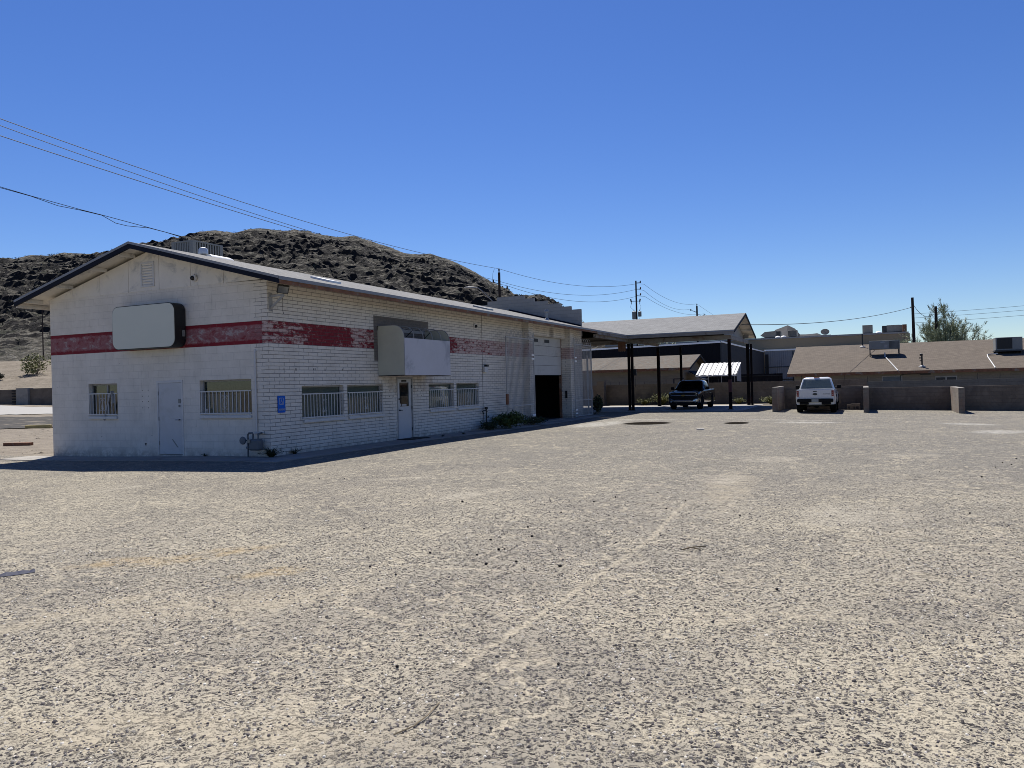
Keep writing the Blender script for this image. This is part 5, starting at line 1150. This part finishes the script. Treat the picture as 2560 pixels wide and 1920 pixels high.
# ------------------------------------------------------------------ rocky hill, embankment, retaining wall, far peak
SKY = [(-246.0,118.1,30.3),(-234.0,123.6,35.3),(-224.2,128.0,37.9),(-217.7,131.0,40.0),(-215.6,131.9,40.7),(-214.4,132.4,41.7),(-211.8,133.6,42.8),(-208.6,135.1,43.6),(-205.7,136.4,43.5),(-203.2,137.6,43.3),(-200.4,138.8,44.1),(-192.7,142.3,43.8),(-188.6,144.2,43.7),(-183.1,146.7,44.5),(-177.7,149.1,45.7),(-171.3,152.1,47.1),(-168.7,153.2,46.9),(-167.0,154.0,48.0),(-163.5,155.6,49.5),(-159.6,157.3,49.9),(-154.0,159.9,49.1),(-150.7,161.4,50.0),(-147.2,163.0,50.0),(-139.9,166.3,48.9),(-138.4,167.0,49.2),(-130.9,170.4,47.5),(-126.2,172.5,46.6),(-122.1,174.4,46.8),(-116.7,176.9,44.8),(-108.6,180.5,41.4),(-101.7,183.6,40.9),(-96.3,186.1,38.8),(-91.0,188.5,35.9),(-84.9,191.3,31.6),(-81.5,192.8,30.0),(-79.0,194.0,28.2),(-76.2,195.3,28.1),(-72.1,197.1,27.8),(-69.3,198.4,25.6),(-66.2,199.8,21.7),(-62.0,201.7,15.1),(-56.7,204.1,13.5),(-53.5,205.6,12.3),(-46.0,209.0,9.9),(-35.3,213.9,7.2),(-24.6,218.7,4.5)]
AL = Vector((.9105, .4135, 0)); OUT = Vector((-.4135, .9105, 0))    # along the ridge, and up the slope
O0 = Vector((14.44, -16.17, 0))
ridge_s = [((Vector(p)-O0).dot(AL), p[2]) for p in SKY]
def ridge_z(s):
    if s <= ridge_s[0][0]: return max(8, ridge_s[0][1]+(s-ridge_s[0][0])*.35)
    if s >= ridge_s[-1][0]: return ridge_s[-1][1]*max(0, 1-(s-ridge_s[-1][0])/60)
    for (a, za), (b, zb) in zip(ridge_s[:-1], ridge_s[1:]):
        if a <= s <= b: return za+(zb-za)*(s-a)/(b-a)
def fbm(p, oc=5, g=.5):
    v, a, f = 0, 1, 1
    for _ in range(oc): v += a*noise.noise(p*f); a *= g; f *= 2.03
    return v
D1, D2, D3 = 110., 230., 330.
def hill_point(s, d):
    """s along the hill, d up the slope measured from the lot"""
    k = (d-D1)/(D2-D1); zr = ridge_z(s*(d/D2) if False else s)
    foot = 6.9 if s < -20 else 6.9-5*sstep(s, -20, 60)
    foot = min(foot, zr*.8+.4)
    if k <= 1: z = foot+(zr-foot)*(.80*k+.20*k**2.2+.10*sin(pi*k))
    else: z = zr*(1-sstep(k, 1, 1.95))
    env = max(0, min(1, k*6))*(1 if k < .93 else .3); hgt = min(1, zr/25)
    z += env*hgt*1.8*fbm(Vector((s*.045, d*.075, 1.)), 4)
    # broken rock ledges: flat treads with steep, shaded risers
    for P, am, fq, sd in ((1.9, .8, .04, 3.), (.95, .95, .09, 9.)):
        q = z/P+1.6*fbm(Vector((s*fq, d*fq, sd)), 4)+s*.012; f_ = q-math.floor(q)
        mk = sstep(noise.noise(Vector((s*fq*3.1, d*fq*4., sd+5))), -.25, .12)
        z += env*hgt*am*mk*P*((sstep(f_, .58, .80))-f_)*(1 if k < .97 else .5)
    v_ = noise.voronoi(Vector((s*.42+.5*noise.noise(Vector((s*.3,d*.3,1))), d*.30, z*.1)))[0]; z += env*hgt*1.25*min(.55, v_[1]-v_[0])*sstep(noise.noise(Vector((s*.07, d*.09, 12))), -.35, .1)
    z += env*hgt*(.40*fbm(Vector((s*.33, d*.33, 2)), 4, .62)+.35*abs(noise.noise(Vector((s*1.1, d*.8, 6)))))
    b = O0+AL*s+OUT*d; return (b.x, b.y, z)
def sheet_sd(name, ss, ds, fn, mat, label):
    mb = MB(); n = len(ds)
    for s in ss:
        for d in ds: mb.v.append(fn(s, d))
    for i in range(len(ss)-1):
        for j in range(n-1): mb.f.append((i*n+j, (i+1)*n+j, (i+1)*n+j+1, i*n+j+1)); mb.mi.append(0)
    return tag(build(name, mb, mat, smooth=False), label, None, None, 'structure')
# the hill is rescaled toward its foot so that nearer slope rows keep the same plan width
SS = [-268+.55*i for i in range(610)]
DS = [D1+.55*i for i in range(int((D2-D1)/.55))]+[D2+1.2*i for i in range(20)]+[256,266,280,300,330]
hill = sheet_sd('hills', SS, DS, hill_point, M.rock, 'dark rocky desert hill behind the buildings')
def emb_point(s, d):
    b = O0+AL*s+OUT*d; k = (d-86)/(D1-86); top = hill_point(s, D1)[2]
    z = 2.55+(top-2.55)*k**.9+.35*fbm(Vector((s*.2, d*.2, 0)), 4)*sin(pi*k)
    return (b.x, b.y, z)
sheet_sd('embankment', [-270+1.5*i for i in range(170)], [86+1.*i for i in range(25)], emb_point, M.emb, 'tan soil embankment above the retaining wall')
t = thing('retaining_wall', 'dark block retaining wall with a pale pier below the embankment', 'wall', tuple(O0+AL*-54+OUT*85.5))
def sbox(mb, s0, s1, d0, d1, z0, z1):
    p = [O0+AL*s+OUT*d for s, d in ((s0,d0),(s1,d0),(s1,d1),(s0,d1))]; mb.prism([(q.x,q.y,z0) for q in p], (0,0,z1-z0))
mb = MB(); sbox(mb, -200, -54.2, 85.3, 85.9, -.5, 2.62); sbox(mb, -52.9, 0, 85.3, 85.9, -.5, 2.70); build('masonry', mb, M.tanwall, t)
mb = MB(); sbox(mb, -54.19, -52.91, 84.9, 85.9, -.5, 2.76); build('pier', mb, M.conc, t)
mb = MB()
for k in range(6): sbox(mb, -54.75, -54.2, 85.05, 85.29, .9+.3*k, 1.05+.3*k)
build('toothing', mb, M.stone, t)
n = 26; pk = [(-75,733,8),(-66,722,36),(-58.1,719.7,44),(-53,722,47.3),(-47.9,724.3,47.8),(-42,727,46),(-38,729,41),(-33,731,39.8),(-28,733,40.5),(-23.9,735.2,41.1),(-20,737,39.6),(-12,741,36),(0,746,30),(14,752,20)]
mb = MB(); rings = []
for j in range(12):
    k = j/11; rings.append([(x-(-.4135)*0+OUT.x*60*(k-.0)*-1 if False else x, y-70*(1-k), max(-5, z*(k**.8)+3.2*fbm(Vector((x*.2, k*6, 1)), 4)*(1 if 0 < k < 1 else .5))) for x, y, z in pk])
rings.append([(x, y+80, -5) for x, y, z in pk])
far = simple('distant_hill_rock', (.038,.04,.046), .95, var=.5, scale=.10, dirt=(.075,.074,.076), keep=True)
tag(build('hills', mb.loft(rings, closed=False, caps=False), far, smooth=True), 'small distant peak beyond the tan commercial building', None, None, 'structure')

# ------------------------------------------------------------------ vegetation
def leafy(mb, c, r, n, size, flat=.8, rng=random):
    """n leaf blades in an ellipsoid"""
    for _ in range(n):
        while True:
            p = Vector((rng.uniform(-1,1), rng.uniform(-1,1), rng.uniform(-1,1)))
            if p.length < 1: break
        q = Vector((p.x*r[0], p.y*r[1], p.z*r[2]))+Vector(c); d = Vector((rng.gauss(0,1), rng.gauss(0,1), rng.gauss(.4,.8))).normalized()
        u = d.cross(Vector((rng.gauss(0,1), rng.gauss(0,1), rng.gauss(0,1)))).normalized(); s = size*rng.uniform(.6,1.4)
        mb.add([q-u*s*.28, q+d*s*.6-u*s*.3, q+d*s*1.2, q+u*s*.28+d*s*.3], [(0,1,2,3)])
    return mb
def bush(label, x, y, r, h, m, n, size, group=None, stems=9):
    g = G(x, y); t = thing('shrub', label, 'shrub', (x, y, g), group); f = MB(); s = MB()
    for k in range(stems):
        a = 2*pi*k/stems+random.uniform(-.3,.3); tilt = random.uniform(.25,1.); L = h*random.uniform(.65,1.0)
        e = Vector((x+cos(a)*r*tilt, y+sin(a)*r*tilt, g+L*(1.05-.45*tilt))); s.tube([(x,y,g),Vector((x,y,g)).lerp(e,.5)+Vector((0,0,.08*h)),e], [.012,.008,.004], 4)
        leafy(f, e-Vector((0,0,L*.10)), (r*.42,r*.42,h*.24), n//stems, size)
        leafy(f, Vector((x,y,g)).lerp(e,.55), (r*.34,r*.34,h*.22), n//(stems*2), size)
    f.v = [(a, b, max(c, g+.005)) for a, b, c in f.v]
    build('foliage', f, m, t); build('stems', s, M.twig, t); return t
def weed(label, x, y, r, h, m, n, group=None):
    """tuft of thin arching blades"""
    g = G(x, y); f = MB(); rng = random
    for _ in range(n):
        a = rng.uniform(0, 2*pi); l = rng.uniform(.4,1); e = Vector((x+cos(a)*r*l, y+sin(a)*r*l, g+h*rng.uniform(.35,1)*(1.1-.5*l))); b = Vector((x+rng.uniform(-.1,.1)*r, y+rng.uniform(-.1,.1)*r, g))
        w = Vector((-sin(a), cos(a), 0))*.012*(1+r); mid = b.lerp(e,.55)+Vector((0,0,.12*h))
        f.add([b-w, b+w, mid+w*.8, mid-w*.8], [(0,1,2,3)]); f.add([mid-w*.8, mid+w*.8, e], [(0,1,2)])
        for k in range(3):
            p = mid.lerp(e, rng.random()); s = .05*(.5+r); d = Vector((rng.gauss(0,1),rng.gauss(0,1),rng.gauss(.5,.6))).normalized(); u = d.cross(Vector((0,0,1)))*.35
            f.add([p, p+d*s*.6+u*s, p+d*s*1.3, p+d*s*.6-u*s], [(0,1,2,3)])
    return tag(build('weed', f, m, loc=(x,y,g)), label, 'weed', group)
bush('dense dark green shrub by the near gate leaf', .85, 13.45, .72, .80, M.shrub, 1500, .075, stems=14)
bush('low pale scrubby shrub beside the standpipe', .55, 12.15, .42, .42, M.dweed, 500, .06)
bush('low dark green shrub at the foot of the garage pilaster', .72, 16.2, .62, .42, M.dweed, 700, .065)
bush('tall dark green shrub at the far end of the flank wall', .62, 25.95, .3, 1.15, M.dweed, 900, .09, stems=14)
weed('dark spiky weed at the building corner below the parking sign', .12, -.12, .36, .36, M.dweed, 70)
weed('small dark weed under the flank wall past the corner', .08, .85, .20, .22, M.dweed, 30)
weed('tiny weed by the gable front door', -2.3, -.06, .10, .12, M.dweed, 16)
weed('tiny weed on the apron before the pair of flank windows', .9, 9.2, .12, .10, M.dweed, 14)
weed('tiny weed near the door mat', .75, 7.9, .10, .10, M.dweed, 14)
for x, y, r, h, n, l in ((.2,43.2,1.15,1.15,220,'large yellow green weed behind the carport post'),(-1.3,43.4,.9,.75,120,'spreading yellow green weed left of the carport post'),(2.2,43.0,.75,.6,110,'yellow green weed behind the black pickup near side'),(5.9,43.3,.7,.65,100,'yellow green weed right of the black pickup'),(8.3,42.0,.95,.8,160,'yellow green weed between the carport and the bay wall'),(9.2,42.6,.6,.5,80,'small yellow green weed next to the bay side wall')):
    weed(l, x, y, r, h, M.weed, n)
# palo verde
def palo(x, y, z0, W_, H_, label):
    t = thing('palo_verde_tree', label, 'tree', (x, y, z0)); tr = MB(); f = MB(); rng = random.Random(11)
    for k in range(72):
        a = rng.uniform(0, 2*pi); sp = rng.uniform(.05, 1.) ** .7; top = H_*(1.0-.62*sp**1.5)*rng.uniform(.72, 1.03)
        e = Vector((x+cos(a)*W_*sp, y+sin(a)*W_*sp*.8, z0+top)); b = Vector((x+cos(a)*.15, y+sin(a)*.15, z0+rng.uniform(.2,.9)))
        m1 = b.lerp(e,.4)+Vector((cos(a)*W_*.06, sin(a)*W_*.06, H_*.06)); pts = [b, m1, m1.lerp(e,.55)+Vector((0,0,.15)), e]
        tr.tube(pts, [.10,.06,.035,.012], 5)
        for u in [rng.uniform(.3,1.0) for _ in range(22)]:
            p = m1.lerp(e, (u-.3)/.7); dr = ((e-m1).normalized()*.8+Vector((rng.gauss(0,.6),rng.gauss(0,.6),rng.gauss(.25,.4)))).normalized(); L = rng.uniform(.5,1.25)
            w = dr.cross(Vector((0,0,1))).normalized()*.022
            f.add([p-w,p+w,p+dr*L], [(0,1,2)])
            for _ in range(26):
                q = p+dr*L*rng.uniform(.2,1.05)+Vector((rng.gauss(0,.06),rng.gauss(0,.06),rng.gauss(0,.06))); d = (dr+Vector((rng.gauss(0,.38),rng.gauss(0,.38),rng.gauss(.1,.38)))).normalized(); s = rng.uniform(.18,.48); ww = d.cross(Vector((rng.gauss(0,1),rng.gauss(0,1),1))).normalized()*.022
                f.add([q-ww,q+ww,q+d*s], [(0,1,2)])
    tr.tube([(x,y,z0-.3),(x,y,z0+1)], [.28,.2], 8)
    build('trunk', tr, M.bark, t, smooth=True); build('crown', f, M.tree, t)
palo(22.2, 77.5, -.5, 5.0, 9.7, 'feathery palo verde tree behind the brown roof')
def small_tree(x, y, z0, W_, H_, label):
    t = thing('desert_tree', label, 'tree', (x, y, z0)); tr = MB(); f = MB(); rng = random.Random(int(x*7+y))
    for k in range(12):
        a = rng.uniform(0,2*pi); e = Vector((x+cos(a)*W_*rng.uniform(.3,.9), y+sin(a)*W_*rng.uniform(.3,.9), z0+H_*rng.uniform(.6,1))); tr.tube([(x,y,z0+.4),Vector((x,y,z0+H_*.3)).lerp(e,.5),e], [.10,.06,.02], 5); leafy(f, e, (W_*.34,W_*.34,H_*.16), 130, .24, rng=rng)
    tr.tube([(x,y,z0-.4),(x,y,z0+H_*.35)], [.2,.12], 7); build('trunk', tr, M.bark, t); build('crown', f, M.tree, t)
small_tree(-13.0, 98, 0, 3.6, 7.6, 'rounded green tree beyond the black building seen under the carport'); small_tree(-6.8, 108, 0, 2.6, 7.3, 'smaller green tree beyond the black building by the carport post')
# embankment bush and hill scrub
bx, by, bz = emb_point(-59, 97)
def ebush(s, d, r, h, m, label):
    p = emb_point(s, d); t = thing('shrub', label, 'shrub', p); f = MB()
    for k in range(9): a = random.uniform(0,2*pi); leafy(f, (p[0]+cos(a)*r*.6,p[1]+sin(a)*r*.6,p[2]+h*random.uniform(.3,.9)), (r*.5,r*.5,h*.3), 110, .2)
    st_ = MB()
    for k in range(5): st_.tube([p,(p[0]+random.uniform(-r,r)*.7,p[1]+random.uniform(-r,r)*.7,p[2]+h*.8)], [.05,.02], 4)
    build('foliage', f, m, t); build('stems', st_, M.twig, t)
ebush(-58.6, 96, 1.7, 2.3, M.weed, 'yellow green bush on the tan embankment'); ebush(-61.5, 93, .9, 1.0, M.hillsh, 'dull small bush low on the tan embankment'); ebush(-66, 90, .9, .8, M.weed, 'small bush just above the retaining wall')
f = MB(); rng = random.Random(5)
for _ in range(5200):
    s = rng.uniform(-262, 60); d = D1+(D2+4-D1)*rng.random(); p = hill_point(s, d)
    if noise.noise(Vector((s*.06, d*.06, 4))) < -.12 and rng.random() < .7: continue
    r = rng.uniform(.18,.52); leafy(f, (p[0],p[1],p[2]+r*.3), (r,r,r*.6), 9, r*.75, rng=rng)
tag(build('desert_scrub', f, M.hillsh), 'low desert scrub scattered over the rocky hill', 'scrub', None, 'stuff')
x, y = -91.3, 56.6; t = thing('utility_pole', 'thin dark pole on the slope under the far gable eave', 'utility pole', (x,y,7)); build('pole', MB().tube([(x,y,6),(x,y,15.2)], [.09,.07], 6), M.pole, t); build('crossarm', MB().bar((x-.7,y-.3,14.6),(x+.7,y+.3,14.6),.12,.12), M.pole, t)

# ------------------------------------------------------------------ loose things on the ground
STN = [(9.93,-9.75),(10.36,-9.96),(8.65,-8.04),(5.07,-3.63),(11.7,-12.01),(12.64,-11.61),(10.86,-8.6),(10.6,-7.36),(10.61,-6.22),(10.74,-5.2),(10.99,-9.3),(10.82,-8.66),(11.23,-9.11),(11.71,-9.16),(10.91,-4.67),(12.0,-4.77),(11.9,-5.54),(8.81,-5.71),(4.5,-3.68),(16.84,1.6),(16.93,1.19),(17.19,2.4),(16.61,.72),(15.6,-4.89),(15.62,-.25),(10.18,-9.01),(10.88,-7.88),(12.93,-5.83),(13.73,-9.36),(10.71,-8.95),(17.3,1.9),(17.5,1.3),(17.6,2.8),(16.2,-.9),(10.5,-8.2),(9.4,-7.1)]
proto = None
for i, (x, y) in enumerate(STN):
    if proto is None or i < 4:
        bm = bmesh.new(); bmesh.ops.create_icosphere(bm, subdivisions=2, radius=.020)
        for v in bm.verts: v.co *= 1+.45*noise.noise(v.co*30+Vector((i*9,0,0))); v.co.z *= .72
        me = bpy.data.meshes.new('pebble'); bm.to_mesh(me); bm.free(); me.materials.append(M.stone); meshes = (meshes if proto else [])+[me]; proto = True
    o = bpy.data.objects.new('pebble', meshes[i % len(meshes)]); COL.objects.link(o); k = random.uniform(.55,1.0)*(.8 if y < -11 else .95)
    o.scale = (k,k*random.uniform(.7,1.2),k); o.rotation_euler = (0,0,random.uniform(0,6)); o.location = (x,y,G(x,y)+.016*k); tag(o, 'dark loose pebble lying on the asphalt lot', 'pebble', 'dark pebbles scattered over the lot')
# bare aggregate standing proud of the worn mat near the camera's end of the lot
import numpy as np
def gravel():
    rg = np.random.default_rng(3); n0 = 150000; x = rg.uniform(6, 19.5, n0); y = rg.uniform(-14.2, -2, n0)
    u = rg.random(n0); cl = np.array([noise.noise(Vector((a*1.7, b*1.7, 0)))+.7*noise.noise(Vector((a*5., b*5., 3))) for a, b in zip(x, y)])
    d = np.hypot(x-14.4, y+16.2); sx = np.interp(-y, [4.2,6.17,7.74,8.9,10.5,11.92,13.], [12.05,12.10,12.21,12.18,12.13,12.06,12.0])+.05*np.sin(y*9)+.03*np.sin(y*23)
    u = np.where((np.abs(x-sx) < .035+.015*np.sin(y*5)) & (y > -12.1), 9., u)
    vn = np.array([min(abs(noise.noise(Vector((a*2.1+.3*noise.noise(Vector((a*6,b*6,1))), b*2.1, 5)))), 1.6*abs(noise.noise(Vector((a*.9, b*.9, 8))))) for a, b in zip(x, y)]); u = np.where(vn < .05, u*6+.5, u); keep = u < np.clip(1.15-(d-3)/9., 0, 1)*np.clip(.62+.9*cl, .05, 1); x, y, d = x[keep], y[keep], d[keep]; n = len(x)
    r = rg.uniform(.0045, .0105, n)*np.where(rg.random(n) < .10, 1.5, 1.); h = r*rg.uniform(.35, .8, n); V = np.zeros((n, 10, 3)); a0 = rg.uniform(0, 6.28, n)
    for k in range(5):
        for j, (f, z) in enumerate(((1., -.1), (.62, 1.))):
            rr = r*f*rg.uniform(.7, 1.25, n); a = a0+k*1.2566; V[:, k+5*j, 0] = x+rr*np.cos(a); V[:, k+5*j, 1] = y+rr*np.sin(a); V[:, k+5*j, 2] = h*z*rg.uniform(.75, 1.1, n)
    me = bpy.data.meshes.new('loose_aggregate'); me.vertices.add(n*10); me.vertices.foreach_set('co', V.reshape(-1))
    b = (np.arange(n)*10)[:, None]; q = np.concatenate([b+np.array([[k, (k+1) % 5, 5+(k+1) % 5, 5+k]]) for k in range(5)], 1).reshape(n, 20); t = b+np.array([[5,6,7,8,9]])
    loops = np.concatenate([q, t], 1).reshape(-1); me.loops.add(len(loops)); me.loops.foreach_set('vertex_index', loops.astype(np.int32))
    st = (np.arange(n)*25)[:, None]+np.array([[0,4,8,12,16,20]]); me.polygons.add(n*6); me.polygons.foreach_set('loop_start', st.reshape(-1).astype(np.int32))
    mi = np.repeat(rg.choice(4, n, p=[.26,.33,.27,.14]), 6); me.polygons.foreach_set('material_index', mi.astype(np.int32))
    for nm, c in (('dark_chip',(.034,.030,.033)),('purple_chip',(.080,.069,.068)),('grey_chip',(.17,.155,.135)),('pale_chip',(.42,.395,.35))): me.materials.append(simple(nm, c, .85, var=.35, scale=60, keep=True))
    me.update(calc_edges=True); me.validate(); o = bpy.data.objects.new('loose_aggregate', me); COL.objects.link(o); tag(o, 'coarse stone chips standing out of the worn asphalt', 'gravel', None, 'stuff')
gravel()
mb = MB()
for i in range(7):
    a, b = -.28+.08*i, -.28+.08*(i+1); z = lambda u: .012+.02*abs(sin(u*17)); c, s = cos(RD(58)), sin(RD(58))
    Q = lambda u, v, z_: (6.66+u*c-v*s, -11.17+u*s+v*c, z_); w0, w1 = .05*(1-abs(a)*1.5), .05*(1-abs(b)*1.5)
    mb.add([Q(a*.62,-w0,.006),Q(b*.62,-w1,.006),Q(b*.62,w1,z(b)),Q(a*.62,w0,z(a))], [(0,1,2,3)])
tag(build('wrapper', mb, M.litter, loc=(6.66,-11.17,0)), 'crumpled dark blue wrapper on the asphalt', 'litter')
tag(build('paper_scrap', MB().box(8.72,8.98,12.8,12.95,G(8.9,12.9)+.004,G(8.9,12.9)+.03), M.paper, loc=(8.85,12.88,G(8.9,12.9))), 'small white paper scrap on the far asphalt', 'litter')
tag(build('twig', MB().tube([(12.66,-8.1,.012),(12.74,-7.98,.02),(12.86,-7.84,.012)], .007, 5).tube([(12.74,-7.98,.018),(12.84,-8.02,.012)], .005, 5).tube([(12.70,-8.03,.018),(12.70,-7.92,.012)], .005, 5), M.twig, loc=(12.74,-7.98,0)), 'pale forked twig on the asphalt', 'twig')
tag(build('twig', MB().tube([(12.21,-12.83,.006),(12.26,-12.72,.012),(12.26,-12.58,.012),(12.23,-12.40,.006)], .0035, 5), M.twig, loc=(12.25,-12.6,0), smooth=True), 'thin curved dry stalk on the asphalt', 'twig')
g = G(-29,13.4); tag(build('wheel_stop', MB().bar((-29.8,13.1,g+.12),(-28.5,13.75,g+.12),.2,.18), M.yellow, loc=(-29.2,13.4,g), bevel=.03), 'faded yellow concrete wheel stop beyond the building', 'wheel stop')
for x, y, a, b, l in ((-15.6,3.4,.5,.12,'short dark plank lying in the dirt beside the gable building'),(-25,5.2,.45,.25,'dark slab at the edge of the dirt lot')):
    g = G(x,y); tag(build('plank', MB().bar((x-a,y-.2,g+b/2),(x+a,y+.2,g+b/2),.2,b), M.wood, loc=(x,y,g)), l, 'plank')
f = MB()
for _ in range(700):
    x = random.uniform(-34,-9.2); y = random.uniform(.3, 16); g = G(x,y); r = random.uniform(.02,.09)*(1 if random.random() < .9 else 1.8)
    if noise.noise(Vector((x*.25,y*.4,9))) < -.05: continue
    vs = [(x+cos(q)*r*random.uniform(.6,1.1), y+sin(q)*r*random.uniform(.6,1.1), g) for q in [2*pi*k/5 for k in range(5)]]+[(x+r*.2,y,g+r*.38)]
    f.add(vs, [(k,(k+1)%5,5) for k in range(5)])
tag(build('rubble', f, M.dirt), 'small stones and rubble strewn over the dirt beside the gable building', 'rubble', None, 'stuff')
